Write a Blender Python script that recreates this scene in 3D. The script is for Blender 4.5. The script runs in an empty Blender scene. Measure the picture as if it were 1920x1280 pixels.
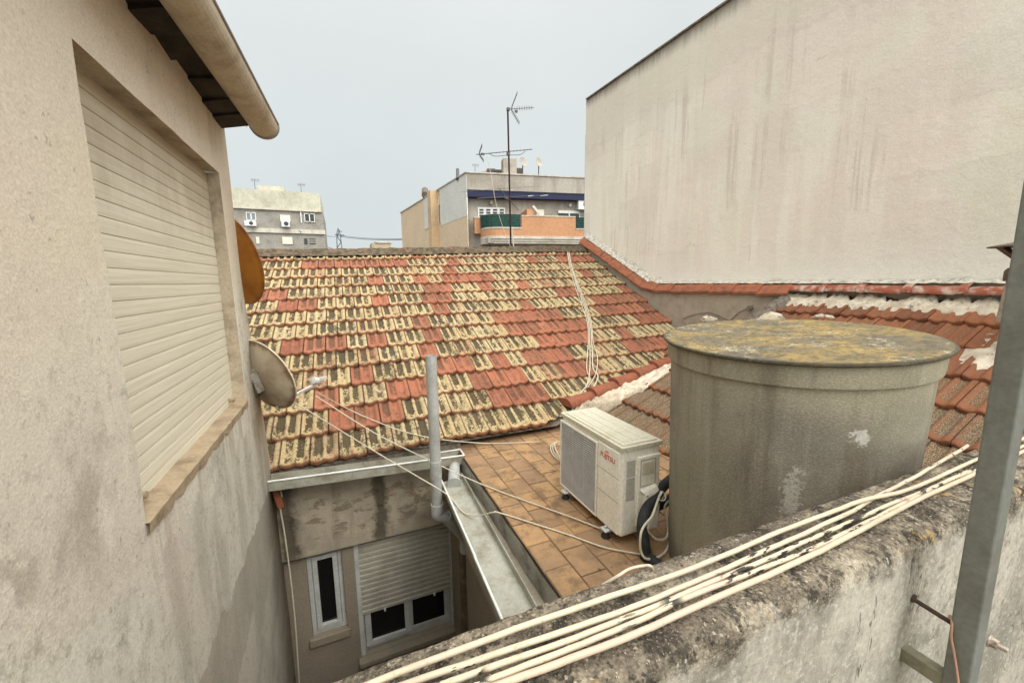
import bpy, bmesh, math, random
from mathutils import Vector, Matrix, noise as mn
random.seed(7)
S = bpy.context.scene
COL = S.collection
RAD = math.radians

# ------------------------------------------------------------------ camera (eye at the origin, +Y along the party walls)
FOC, PITCH, ROLL, YAW = 750.0, RAD(8.5), RAD(0.7), RAD(22.7)
_f = Vector((math.sin(YAW), math.cos(YAW), 0)); _r = Vector((math.cos(YAW), -math.sin(YAW), 0)); _u = Vector((0, 0, 1))
FW = _f * math.cos(PITCH) - _u * math.sin(PITCH)
_up0 = _f * math.sin(PITCH) + _u * math.cos(PITCH)
RT = _r * math.cos(ROLL) - _up0 * math.sin(ROLL)
UP = _up0 * math.cos(ROLL) + _r * math.sin(ROLL)
cam = bpy.data.cameras.new('camera'); cam_o = bpy.data.objects.new('camera', cam); COL.objects.link(cam_o)
cam.lens = FOC / 1920 * 36; cam.sensor_width = 36; cam.clip_start = 0.05; cam.clip_end = 3000
cam_o.matrix_world = Matrix((RT, UP, -FW)).transposed().to_4x4()
S.camera = cam_o

def ray(x, y): return FW + RT * ((x - 960) / FOC) - UP * ((y - 640) / FOC)
def onx(x, y, X): d = ray(x, y); return d * (X / d.x)
def ony(x, y, Y): d = ray(x, y); return d * (Y / d.y)
def onz(x, y, Z): d = ray(x, y); return d * (Z / d.z)
def proj(p):
    z = p.dot(FW); return (960 + FOC * p.dot(RT) / z, 640 - FOC * p.dot(UP) / z)

# ------------------------------------------------------------------ sky, sun, exposure
SUN_EL, SUN_AZ = 44, 160            # azimuth measured from +Y towards +X
W = bpy.data.worlds.new('World'); S.world = W; W.use_nodes = True
wn, wl = W.node_tree.nodes, W.node_tree.links
bg = wn['Background']; bg.inputs['Strength'].default_value = 0.1
sky = wn.new('ShaderNodeTexSky'); sky.sky_type = 'NISHITA'; sky.sun_disc = False
sky.sun_elevation = RAD(SUN_EL); sky.sun_rotation = RAD(SUN_AZ); sky.dust_density = 4; sky.air_density = 1
hs = wn.new('ShaderNodeHueSaturation'); hs.inputs['Saturation'].default_value = 0.3
wl.new(sky.outputs[0], hs.inputs['Color'])
tc = wn.new('ShaderNodeTexCoord'); sx = wn.new('ShaderNodeSeparateXYZ'); wl.new(tc.outputs['Generated'], sx.inputs[0])
cr = wn.new('ShaderNodeValToRGB'); wl.new(sx.outputs['Z'], cr.inputs[0])
el = cr.color_ramp.elements
el[0].position = 0.0; el[0].color = (0.62, 0.665, 0.665, 1)
el[1].position = 1.0; el[1].color = (1, 1, 1, 1)
for p, c in ((0.16, (0.60, 0.655, 0.665, 1)), (0.45, (0.66, 0.695, 0.695, 1)), (0.60, (0.72, 0.745, 0.755, 1))):
    e = el.new(p); e.color = c
mp = wn.new('ShaderNodeMapRange'); wl.new(sx.outputs['Z'], mp.inputs[0])
mp.inputs[1].default_value = 0.5; mp.inputs[2].default_value = 1.0; mp.inputs[3].default_value = 9.1; mp.inputs[4].default_value = 10.6
nz = wn.new('ShaderNodeTexNoise'); nz.inputs['Scale'].default_value = 2.2; nz.inputs['Detail'].default_value = 5
wl.new(tc.outputs['Generated'], nz.inputs['Vector'])
nr = wn.new('ShaderNodeMapRange'); wl.new(nz.outputs[0], nr.inputs[0])
nr.inputs[1].default_value = 0.3; nr.inputs[2].default_value = 0.7; nr.inputs[3].default_value = 0.96; nr.inputs[4].default_value = 1.04
mm = wn.new('ShaderNodeMath'); mm.operation = 'MULTIPLY'; wl.new(mp.outputs[0], mm.inputs[0]); wl.new(nr.outputs[0], mm.inputs[1])
# sky glow added behind the viewer, round the hidden sun, to brighten upright walls
gd = wn.new('ShaderNodeVectorMath'); gd.operation = 'DOT_PRODUCT'; wl.new(tc.outputs['Generated'], gd.inputs[0]); gd.inputs[1].default_value = (0.30, -0.78, 0.55)
gp = wn.new('ShaderNodeMapRange'); wl.new(gd.outputs['Value'], gp.inputs[0]); gp.interpolation_type = 'SMOOTHSTEP'
gp.inputs[1].default_value = -0.05; gp.inputs[2].default_value = 1.0; gp.inputs[3].default_value = 1.0; gp.inputs[4].default_value = 3.9
gm = wn.new('ShaderNodeMath'); gm.operation = 'MULTIPLY'; wl.new(mm.outputs[0], gm.inputs[0]); wl.new(gp.outputs[0], gm.inputs[1]); mm = gm
vm = wn.new('ShaderNodeVectorMath'); vm.operation = 'SCALE'; wl.new(cr.outputs[0], vm.inputs[0]); wl.new(mm.outputs[0], vm.inputs['Scale'])
mx = wn.new('ShaderNodeMix'); mx.data_type = 'RGBA'; mx.inputs[0].default_value = 0.92
wl.new(hs.outputs[0], mx.inputs[6]); wl.new(vm.outputs[0], mx.inputs[7]); wl.new(mx.outputs[2], bg.inputs['Color'])
sun = bpy.data.lights.new('sun', 'SUN'); sun.energy = 0.8; sun.angle = RAD(20); sun.color = (1, 0.94, 0.85)
sun_o = bpy.data.objects.new('sun', sun); COL.objects.link(sun_o)
_sd = Vector((math.sin(RAD(SUN_AZ)) * math.cos(RAD(SUN_EL)), math.cos(RAD(SUN_AZ)) * math.cos(RAD(SUN_EL)), math.sin(RAD(SUN_EL))))
sun_o.rotation_euler = _sd.to_track_quat('Z', 'Y').to_euler()
S.view_settings.view_transform = 'Standard'; S.view_settings.look = 'None'
S.view_settings.exposure = 0.40; S.view_settings.gamma = 1

# ------------------------------------------------------------------ node material helper
class Mat:
    def __init__(s, name, rough=0.85, metal=0.0, spec=0.3, local=False):
        s.m = bpy.data.materials.new(name); s.m.use_nodes = True
        s.nt = s.m.node_tree; s.b = s.nt.nodes['Principled BSDF']
        s.b.inputs['Roughness'].default_value = rough; s.b.inputs['Metallic'].default_value = metal
        s.b.inputs['Specular IOR Level'].default_value = spec
        s.co = s.nt.nodes.new('ShaderNodeTexCoord').outputs['Object'] if local else s.nt.nodes.new('ShaderNodeNewGeometry').outputs['Position']
        s.h = None
    def n(s, t): return s.nt.nodes.new(t)
    def set(s, sock, v):
        if isinstance(v, (int, float)): sock.default_value = v
        elif isinstance(v, (tuple, list)): sock.default_value = tuple(v)[:3] + ((1,) if sock.type == 'RGBA' else ())
        else: s.nt.links.new(v, sock)
    def vec(s, sc=(1, 1, 1), rot=(0, 0, 0), src=None, loc=(0, 0, 0)):
        n = s.n('ShaderNodeMapping'); s.set(n.inputs['Vector'], src or s.co)
        n.inputs['Scale'].default_value = sc; n.inputs['Rotation'].default_value = rot; n.inputs['Location'].default_value = loc
        return n.outputs[0]
    def noise(s, scale, detail=4, rough=0.6, vec=None, dist=0.0):
        n = s.n('ShaderNodeTexNoise'); s.set(n.inputs['Vector'], vec or s.co)
        n.inputs['Scale'].default_value = scale; n.inputs['Detail'].default_value = detail
        n.inputs['Roughness'].default_value = rough; n.inputs['Distortion'].default_value = dist
        return n.outputs[0]
    def voro(s, scale, vec=None, feat='F1', out='Distance'):
        n = s.n('ShaderNodeTexVoronoi'); n.feature = feat; s.set(n.inputs['Vector'], vec or s.co); n.inputs['Scale'].default_value = scale
        return n.outputs[out]
    def math(s, op, a, b=0.0, c=0.0, clamp=False):
        n = s.n('ShaderNodeMath'); n.operation = op; n.use_clamp = clamp
        s.set(n.inputs[0], a); s.set(n.inputs[1], b); s.set(n.inputs[2], c); return n.outputs[0]
    def step(s, v, lo, hi, a=0.0, b=1.0):
        n = s.n('ShaderNodeMapRange'); n.interpolation_type = 'SMOOTHSTEP'; s.set(n.inputs[0], v)
        s.set(n.inputs[1], lo); s.set(n.inputs[2], hi); s.set(n.inputs[3], a); s.set(n.inputs[4], b); return n.outputs[0]
    def mix(s, f, a, b, mode='MIX'):
        n = s.n('ShaderNodeMix'); n.data_type = 'RGBA'; n.blend_type = mode
        s.set(n.inputs[0], f); s.set(n.inputs[6], a); s.set(n.inputs[7], b); return n.outputs[2]
    def xyz(s, v=None):
        n = s.n('ShaderNodeSeparateXYZ'); s.set(n.inputs[0], v or s.co); return n.outputs
    def comb(s, x, y, z):
        n = s.n('ShaderNodeCombineXYZ'); s.set(n.inputs[0], x); s.set(n.inputs[1], y); s.set(n.inputs[2], z); return n.outputs[0]
    def attr(s, name):
        n = s.n('ShaderNodeAttribute'); n.attribute_name = name; return n.outputs['Color']
    def bump(s, h, strength=0.5, dist=0.01):
        n = s.n('ShaderNodeBump'); n.inputs['Strength'].default_value = strength; n.inputs['Distance'].default_value = dist
        s.set(n.inputs['Height'], h)
        if s.h is not None: s.nt.links.new(s.h, n.inputs['Normal'])
        s.h = n.outputs[0]
    def val(s, col, f):     # multiply a colour by a factor socket
        n = s.n('ShaderNodeVectorMath'); n.operation = 'SCALE'; s.set(n.inputs[0], col); s.set(n.inputs['Scale'], f); return n.outputs[0]
    def done(s, col, rough=None):
        s.set(s.b.inputs['Base Color'], col)
        if rough is not None: s.set(s.b.inputs['Roughness'], rough)
        if s.h is not None: s.nt.links.new(s.h, s.b.inputs['Normal'])
        return s.m

def weathered(name, base, dark, scale=3.0, amount=0.5, rough=0.85, metal=0.0, grain=60, gb=0.25, streak=0.0, spec=0.3):
    m = Mat(name, rough, metal, spec)
    a = m.noise(scale, 6, 0.65); b = m.noise(grain, 3, 0.6)
    c = m.mix(m.step(a, 0.42, 0.68, 0, amount), base, dark)
    if streak:
        st = m.noise(1.0, 5, 0.6, m.vec((scale * 3, scale * 3, scale * 0.35)))
        c = m.mix(m.step(st, 0.5, 0.72, 0, streak), c, dark)
    c = m.val(c, m.step(b, 0.25, 0.75, 0.88, 1.1))
    if gb: m.bump(b, gb, 0.004)
    return m.done(c)

def plain(name, base, rough=0.5, metal=0.0, var=0.08, scale=12, spec=0.4):
    m = Mat(name, rough, metal, spec)
    return m.done(m.val(base + (1,), m.step(m.noise(scale, 4), 0.3, 0.7, 1 - var, 1 + var)))

# ---- plaster of the near house on the left
def mat_left():
    m = Mat('aged_cream_plaster', 0.92, 0, 0.15)
    x, y, z = m.xyz()
    c = (0.72, 0.67, 0.555, 1)
    c = m.mix(m.step(m.noise(0.9, 4, 0.5), 0.42, 0.62), c, (0.70, 0.62, 0.50, 1))
    c = m.mix(m.step(m.noise(1.3, 4, 0.5, m.vec(loc=(7, 3, 1))), 0.48, 0.68, 0, 0.7), c, (0.68, 0.63, 0.455, 1))
    low = m.step(m.math('ADD', z, m.math('MULTIPLY', m.noise(2.0, 4), 0.8)), -0.1, 0.75, 1, 0)
    c = m.mix(m.math('MULTIPLY', low, 0.75), c, (0.64, 0.605, 0.505, 1))
    g = m.noise(3.2, 7, 0.72, m.vec((1, 1, 0.75)))
    c = m.mix(m.math('MULTIPLY', m.step(g, 0.50, 0.72), m.step(low, 0, 1, 0.12, 0.8)), c, (0.31, 0.285, 0.235, 1))
    # dirt runs below the eaves and beside the window
    st = m.noise(1.0, 5, 0.6, m.vec((7, 7, 0.7)))
    c = m.mix(m.math('MULTIPLY', m.step(st, 0.5, 0.75), m.step(z, 0.6, 1.15, 0, 0.55)), c, (0.30, 0.25, 0.19, 1))
    lt = m.noise(1.5, 7, 0.68, m.vec((1, 1.3, 0.8), loc=(4, 7, 2)), 0.4)
    c = m.mix(m.math('MULTIPLY', m.step(lt, 0.53, 0.58), m.step(low, 0, 1, 0.2, 0.75)), c, (0.72, 0.69, 0.57, 1))
    dr = m.math('MULTIPLY', m.step(m.noise(1.0, 6, 0.65, m.vec((9, 9, 0.6), loc=(0, 3, 0))), 0.48, 0.66), m.math('MULTIPLY', m.step(z, -1.7, -0.84), m.math('MULTIPLY', m.step(z, -0.80, -0.84), m.step(y, 1.6, 1.75))))
    c = m.mix(m.math('MULTIPLY', dr, 0.6), c, (0.34, 0.28, 0.20, 1))
    # trowelled repair patches below the sill
    wob = m.math('MULTIPLY', m.math('SUBTRACT', m.noise(3.2, 8, 0.72), 0.5), 0.55)
    yy = m.math('ADD', y, wob); zz = m.math('ADD', z, m.math('MULTIPLY', wob, 0.7))
    p1 = m.math('MULTIPLY', m.step(yy, 1.70, 1.74), m.step(zz, -1.02, -0.98, 1, 0))
    c1 = m.mix(m.step(m.noise(2.6, 5, 0.6, m.vec((1, 2.2, 0.6))), 0.4, 0.62), (0.60, 0.565, 0.47, 1), (0.44, 0.41, 0.335, 1))
    c = m.mix(m.math('MULTIPLY', p1, 0.85), c, c1)
    p2 = m.step(zz, -1.70, -1.675, 1, 0)
    c = m.mix(m.math('MULTIPLY', p2, 0.8), c, m.mix(m.step(m.noise(3, 4, 0.6, m.vec((1, 2, 0.5))), 0.4, 0.65), (0.37, 0.325, 0.255, 1), (0.31, 0.275, 0.215, 1)))
    p3 = m.step(zz, -2.16, -2.13, 1, 0)
    c = m.mix(m.math('MULTIPLY', p3, 0.8), c, m.mix(m.step(m.noise(3.3, 4, 0.6), 0.4, 0.65), (0.52, 0.485, 0.395, 1), (0.38, 0.35, 0.28, 1)))
    # fine pits and hairline cracks
    c = m.mix(m.math('MULTIPLY', m.step(m.noise(17, 6, 0.78), 0.50, 0.68), m.step(low, 0, 1, 0.15, 0.65)), c, (0.33, 0.30, 0.24, 1))
    c = m.mix(m.step(m.noise(0.7, 3, 0.5, m.vec(loc=(2, 5, 9))), 0.46, 0.6, 0, 0.3), c, (0.64, 0.505, 0.40, 1))
    pit = m.step(m.noise(28, 3, 0.7), 0.62, 0.72)
    c = m.mix(m.math('MULTIPLY', pit, 0.5), c, (0.22, 0.20, 0.17, 1))
    ck = m.math('ABSOLUTE', m.math('SUBTRACT', m.noise(1.15, 6, 0.62, m.vec(loc=(3, 9, 4)), 0.6), 0.5))
    ck = m.math('MULTIPLY', m.step(ck, 0.0, 0.0035, 1, 0), m.step(m.noise(1.1, 2), 0.56, 0.62))
    c = m.mix(m.math('MULTIPLY', ck, 0.45), c, (0.18, 0.16, 0.13, 1))
    fine = m.noise(130, 3, 0.6)
    c = m.val(c, m.step(fine, 0.25, 0.75, 0.88, 1.1))
    m.bump(m.noise(14, 7, 0.72), 0.4, 0.011); m.bump(fine, 0.3, 0.003); m.bump(ck, 0.4, -0.004)
    return m.done(c)

def mat_party():
    m = Mat('cream_party_wall_render', 0.93, 0, 0.12)
    x, y, z = m.xyz()
    c = (0.82, 0.76, 0.64, 1)
    st = m.noise(1.0, 6, 0.62, m.vec((1.4, 3.2, 0.28)))
    c = m.mix(m.step(st, 0.46, 0.58, 0, 0.6), c, (0.74, 0.65, 0.55, 1))
    st2 = m.noise(1.0, 5, 0.6, m.vec((1.2, 2.0, 0.35), loc=(4, 2, 6)))
    c = m.mix(m.step(st2, 0.5, 0.6, 0, 0.6), c, (0.76, 0.72, 0.575, 1))
    pk = m.noise(0.55, 4, 0.55, m.vec(loc=(1, 8, 2)))
    c = m.mix(m.step(pk, 0.47, 0.58, 0, 0.6), c, (0.77, 0.66, 0.565, 1))
    s3 = m.noise(1.0, 7, 0.7, m.vec((2, 5.5, 0.22), loc=(8, 1, 3)))
    c = m.mix(m.math('MULTIPLY', m.step(s3, 0.53, 0.60), m.step(m.noise(0.8, 3), 0.42, 0.55)), c, (0.68, 0.605, 0.50, 1))
    # roller patches: blocks of slightly different paint
    n = m.n('ShaderNodeTexBrick'); m.set(n.inputs['Vector'], m.comb(m.math('ADD', y, m.math('MULTIPLY', m.noise(6, 3), 0.08)), m.math('ADD', z, m.math('MULTIPLY', m.noise(5, 3), 0.12)), 0.0))
    n.inputs['Scale'].default_value = 0.45; n.inputs['Mortar Size'].default_value = 0.0
    n.inputs['Color1'].default_value = (0.93, 0.93, 0.92, 1); n.inputs['Color2'].default_value = (1.06, 1.05, 1.03, 1)
    c = m.mix(0.7, c, n.outputs[0], 'MULTIPLY')
    # old repaint edge about a metre under the coping
    e = m.math('ADD', z, m.math('MULTIPLY', m.noise(1.7, 6, 0.6), 0.9))
    c = m.mix(m.step(e, 3.52, 3.60, 0, 0.5), c, (0.69, 0.63, 0.50, 1))
    c = m.mix(m.math('MULTIPLY', m.step(e, 3.42, 3.53), m.step(e, 3.53, 3.56, 0.22, 0)), c, (0.55, 0.44, 0.37, 1))
    # whiter splashed foot and black grime at the top edge
    c = m.mix(m.step(m.math('ADD', z, m.math('MULTIPLY', m.noise(4, 5), 0.35)), 0.1, 0.8, 0.8, 0), c, (0.80, 0.765, 0.66, 1))
    top = m.math('ADD', m.math('ADD', z, m.math('MULTIPLY', y, -0.0375)), m.math('MULTIPLY', m.noise(1.0, 6, 0.7, m.vec((1, 9, 0.9))), 0.32))
    c = m.mix(m.step(top, 3.70, 4.0, 0, 0.85), c, (0.20, 0.17, 0.135, 1))
    wv = m.math('ABSOLUTE', m.math('SUBTRACT', m.noise(0.8, 6, 0.6, m.vec((1, 0.5, 1.4)), 0.5), 0.5))
    ck = m.math('MULTIPLY', m.step(wv, 0.0, 0.003, 1, 0), m.step(m.noise(0.7, 2, 0.5, m.vec(loc=(5, 5, 5))), 0.52, 0.6))
    c = m.mix(m.math('MULTIPLY', ck, 0.35), c, (0.30, 0.23, 0.18, 1))
    fine = m.noise(60, 4, 0.65)
    c = m.val(c, m.step(fine, 0.25, 0.75, 0.93, 1.06))
    m.bump(m.noise(7, 6, 0.7), 0.5, 0.02); m.bump(fine, 0.3, 0.004)
    return m.done(c)

# ---- roof tiles: 'kind' attribute = (yellow lichen amount, random, random)
def mat_tiles(name, lean=False):
    m = Mat(name, 0.9, 0, 0.2)
    k = m.n('ShaderNodeSeparateColor'); m.set(k.inputs[0], m.attr('kind'))
    yel, r1, r2 = k.outputs
    uv = m.n('ShaderNodeUVMap').outputs[0]
    u, v, _ = m.xyz(uv)
    flute = m.math('ADD', m.math('MULTIPLY', m.step(u, .10, .17), m.step(u, .45, .38)), m.math('MULTIPLY', m.step(u, .53, .60), m.step(u, .83, .76)))
    n1 = m.noise(34, 5, 0.7); n2 = m.noise(95, 4, 0.7); n3 = m.noise(11, 4, 0.6)
    red = m.mix(r1, (0.36, 0.132, 0.072, 1), (0.25, 0.092, 0.054, 1)) if not lean else m.mix(r1, (0.30, 0.118, 0.055, 1), (0.185, 0.075, 0.04, 1))
    red = m.mix(m.step(n3, 0.45, 0.65, 0, 0.45 if not lean else 0.12), red, (0.41, 0.18, 0.105, 1))
    if not lean:
        ye = m.mix(r1, (0.46, 0.365, 0.185, 1), (0.50, 0.425, 0.24, 1))
        ye = m.mix(m.step(n1, 0.44, 0.62, 0, 0.75), ye, (0.40, 0.25, 0.125, 1))
        ye = m.mix(m.step(m.noise(52, 4, 0.7, m.vec(loc=(4, 4, 4))), 0.50, 0.64, 0, 0.6), ye, (0.34, 0.27, 0.12, 1))
        ye = m.mix(m.step(n3, 0.48, 0.64, 0, 0.5), ye, (0.49, 0.27, 0.15, 1))
        drift = m.noise(1.6, 4, 0.6, m.vec(loc=(6, 2, 3)))
        fac = m.step(m.math('ADD', m.math('ADD', yel, m.math('MULTIPLY', m.math('SUBTRACT', drift, 0.5), 0.5)), m.math('MULTIPLY', m.math('SUBTRACT', n1, 0.5), 1.3)), 0.24, 0.58)
        c = m.mix(fac, red, ye)
        # black-brown moss lies in the flutes, its amount drifting over the slope and from tile to tile
        side = m.step(u, .47, .50)                      # the two flutes of a tile never hold the same amount
        ra = m.math('ADD', m.math('MULTIPLY', r2, m.math('SUBTRACT', 1.0, side)), m.math('MULTIPLY', m.math('FRACT', m.math('ADD', m.math('MULTIPLY', r1, 7.31), m.math('MULTIPLY', r2, 3.7))), side))
        n5 = m.noise(1.0, 5, 0.65, m.vec((24, 9, 9), loc=(1, 1, 1)))
        amt = m.math('ADD', m.math('MULTIPLY', yel, 0.26), m.math('ADD', m.math('MULTIPLY', m.math('SUBTRACT', ra, 0.5), 0.55), m.math('MULTIPLY', m.math('SUBTRACT', drift, 0.5), 0.9)))
        vv = m.math('ADD', v, m.math('ADD', m.math('MULTIPLY', m.math('SUBTRACT', n1, 0.5), 0.7), m.math('MULTIPLY', m.math('SUBTRACT', ra, 0.5), -0.25)))
        vm_ = m.step(vv, 0.06, 0.30)
        moss = m.math('ADD', m.math('MULTIPLY', m.math('MULTIPLY', flute, vm_), 0.56), m.math('MULTIPLY', m.math('SUBTRACT', n1, 0.5), 1.5))
        moss = m.math('ADD', moss, m.math('MULTIPLY', m.math('SUBTRACT', n5, 0.5), 1.5))
        moss = m.math('ADD', moss, m.math('ADD', amt, m.math('MULTIPLY', m.math('SUBTRACT', n2, 0.5), 1.1)))
        mk = m.step(moss, 0.38, 0.62)
        mc = m.mix(m.step(n2, 0.40, 0.60), (0.030, 0.023, 0.015, 1), (0.085, 0.063, 0.035, 1))
        mc = m.mix(m.step(n2, 0.66, 0.72, 0, 0.7), mc, (0.27, 0.22, 0.13, 1))
        c = m.mix(m.math('MULTIPLY', mk, m.step(fac, 0, 1, 0.68, 0.93)), c, mc)
        # crazed dark flecks on the wide right rib
        cz = m.math('MULTIPLY', m.step(m.voro(70, None, 'DISTANCE_TO_EDGE'), 0.05, 0.02), m.step(u, .80, .86))
        c = m.mix(m.math('MULTIPLY', cz, m.math('MULTIPLY', m.step(n3, 0.42, 0.55), 0.75)), c, (0.07, 0.055, 0.03, 1))
        soot = m.noise(2.4, 6, 0.65, m.vec((1, 1, 1), loc=(9, 4, 1)))
        c = m.mix(m.math('MULTIPLY', m.step(soot, 0.50, 0.66), m.step(n1, 0.36, 0.60, 0, 0.7)), c, (0.12, 0.088, 0.048, 1))
        # small specks, joint dirt, painted shade under next tile and on red clay lip
        c = m.mix(m.math('MULTIPLY', m.step(n2, 0.60, 0.68), 0.6), c, (0.13, 0.09, 0.05, 1))
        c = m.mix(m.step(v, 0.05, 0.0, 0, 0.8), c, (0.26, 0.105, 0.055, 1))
        ed = m.math('ABSOLUTE', m.math('SUBTRACT', u, 0.5))
        c = m.mix(m.step(m.math('ADD', ed, m.math('MULTIPLY', m.math('SUBTRACT', n2, 0.5), 0.05)), 0.468, 0.495, 0, 0.85), c, (0.055, 0.03, 0.018, 1))
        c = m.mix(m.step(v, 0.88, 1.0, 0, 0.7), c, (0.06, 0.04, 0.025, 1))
    else:
        # grey and white gravel-like lichen on the lower courses (amount in yel)
        g = m.math('ADD', m.math('ADD', n2, m.math('MULTIPLY', flute, 0.10)), m.math('MULTIPLY', m.step(v, 0.06, 0.2), 0.2))
        mk = m.step(m.math('ADD', g, m.math('MULTIPLY', yel, 0.3)), 0.86, 0.95)
        gc = m.mix(m.step(m.voro(140), 0.25, 0.5), (0.42, 0.365, 0.24, 1), (0.11, 0.08, 0.045, 1))
        gc = m.mix(m.step(m.noise(60, 3, 0.7, m.vec(loc=(2, 2, 2))), 0.55, 0.63), gc, (0.17, 0.085, 0.05, 1))
        c = m.mix(m.math('MULTIPLY', mk, 0.9), red, gc)
        c = m.mix(m.math('MULTIPLY', m.step(n1, 0.6, 0.68), 0.5), c, (0.08, 0.045, 0.035, 1))
    c = m.val(c, m.step(m.noise(300, 2, 0.6), 0.25, 0.75, 0.85, 1.12))
    m.bump(n2, 0.5, 0.006); m.bump(n1, 0.4, 0.01)
    return m.done(c)

def mat_ridge():
    m = Mat('mossy_ridge_clay', 0.95, 0, 0.15)
    n1 = m.noise(12, 6, 0.7); n2 = m.noise(60, 4, 0.7)
    c = m.mix(m.step(n1, 0.38, 0.6), (0.15, 0.11, 0.07, 1), (0.06, 0.047, 0.03, 1))
    c = m.mix(m.step(n2, 0.56, 0.68, 0, 0.6), c, (0.30, 0.245, 0.165, 1))
    c = m.mix(m.step(m.noise(5, 4, 0.6, m.vec(loc=(3, 1, 1))), 0.58, 0.68, 0, 0.6), c, (0.25, 0.095, 0.058, 1))
    m.bump(n2, 0.6, 0.01); m.bump(n1, 0.5, 0.02)
    return m.done(c)

def mat_terracotta_pave():
    m = Mat('terracotta_paving', 0.8, 0, 0.25)
    k = m.n('ShaderNodeSeparateColor'); m.set(k.inputs[0], m.attr('kind')); a, r1, r2 = k.outputs
    n1 = m.noise(4, 6, 0.65); n2 = m.noise(40, 5, 0.7)
    c = m.mix(r1, (0.345, 0.215, 0.115, 1), (0.27, 0.17, 0.095, 1))
    c = m.mix(m.step(m.math('ADD', n1, m.math('MULTIPLY', m.math('SUBTRACT', r2, .5), .2)), 0.40, 0.62), c, (0.41, 0.25, 0.115, 1))
    c = m.mix(m.step(n2, 0.5, 0.70, 0, 0.7), c, (0.33, 0.165, 0.075, 1))
    c = m.mix(m.step(m.noise(6.5, 6, 0.7, m.vec(loc=(1, 4, 0))), 0.47, 0.64, 0, 0.9), c, (0.185, 0.115, 0.062, 1))
    c = m.mix(m.step(m.noise(1.4, 5, 0.6, m.vec(loc=(7, 1, 0))), 0.48, 0.62, 0, 0.6), c, (0.235, 0.15, 0.085, 1))
    c = m.mix(m.math('MULTIPLY', m.step(m.noise(26, 5, 0.7), 0.60, 0.65), m.step(m.noise(2.3, 3, 0.5, m.vec(loc=(0, 2, 0))), 0.56, 0.62)), c, (0.05, 0.035, 0.025, 1))
    c = m.mix(m.math('MULTIPLY', a, m.step(n1, 0.35, 0.6, 0.35, 0.9)), c, (0.15, 0.09, 0.05, 1))      # joints
    m.bump(n2, 0.35, 0.004)
    return m.done(c)

def mat_court():
    m = Mat('peeling_court_plaster', 0.92, 0, 0.15)
    x, y, z = m.xyz()
    c = m.mix(m.step(m.noise(3.5, 5), 0.4, 0.62), (0.45, 0.385, 0.285, 1), (0.36, 0.31, 0.235, 1))
    pe = m.math('MULTIPLY', m.step(m.noise(6.5, 7, 0.7, m.vec((1, 1, 1.7)), 0.2), 0.50, 0.58, 0, 0.8), m.step(z, -2.5, -2.3))
    pe = m.math('MULTIPLY', pe, m.step(z, -2.0, -1.9, 1, 0))
    c = m.mix(pe, c, m.mix(m.step(m.noise(14, 4), 0.4, 0.6), (0.27, 0.20, 0.135, 1), (0.21, 0.17, 0.12, 1)))
    # black run-off stain under the gutter joint and in the corner
    dx = m.math('ABSOLUTE', m.math('ADD', x, -0.20))
    dk = m.step(m.math('ADD', dx, m.math('MULTIPLY', m.math('SUBTRACT', m.noise(7, 5, 0.7), 0.5), 0.22)), 0.03, 0.10, 0.85, 0)
    dx2 = m.math('ABSOLUTE', m.math('ADD', x, 0.60))
    dk2 = m.step(m.math('ADD', dx2, m.math('MULTIPLY', m.math('SUBTRACT', m.noise(6, 5, 0.7, m.vec(loc=(2, 2, 2))), 0.5), 0.25)), 0.02, 0.12, 0.85, 0)
    dk = m.math('MULTIPLY', m.math('MAXIMUM', dk, dk2), m.step(z, -2.75, -2.45))
    c = m.mix(dk, c, (0.055, 0.045, 0.032, 1))
    c = m.mix(m.step(m.noise(1.0, 5, 0.65, m.vec((6, 6, 0.8))), 0.5, 0.7, 0, 0.5), c, (0.17, 0.14, 0.10, 1))
    c = m.mix(m.step(z, -2.50, -2.56, 0, 0.75), c, (0.23, 0.195, 0.145, 1))  # courtyard shade put into the colour of the lower wall
    c = m.val(c, m.step(m.noise(70, 3), 0.25, 0.75, 0.88, 1.1))
    m.bump(pe, 0.5, -0.01); m.bump(m.noise(30, 5, 0.7), 0.4, 0.006)
    return m.done(c)

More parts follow.
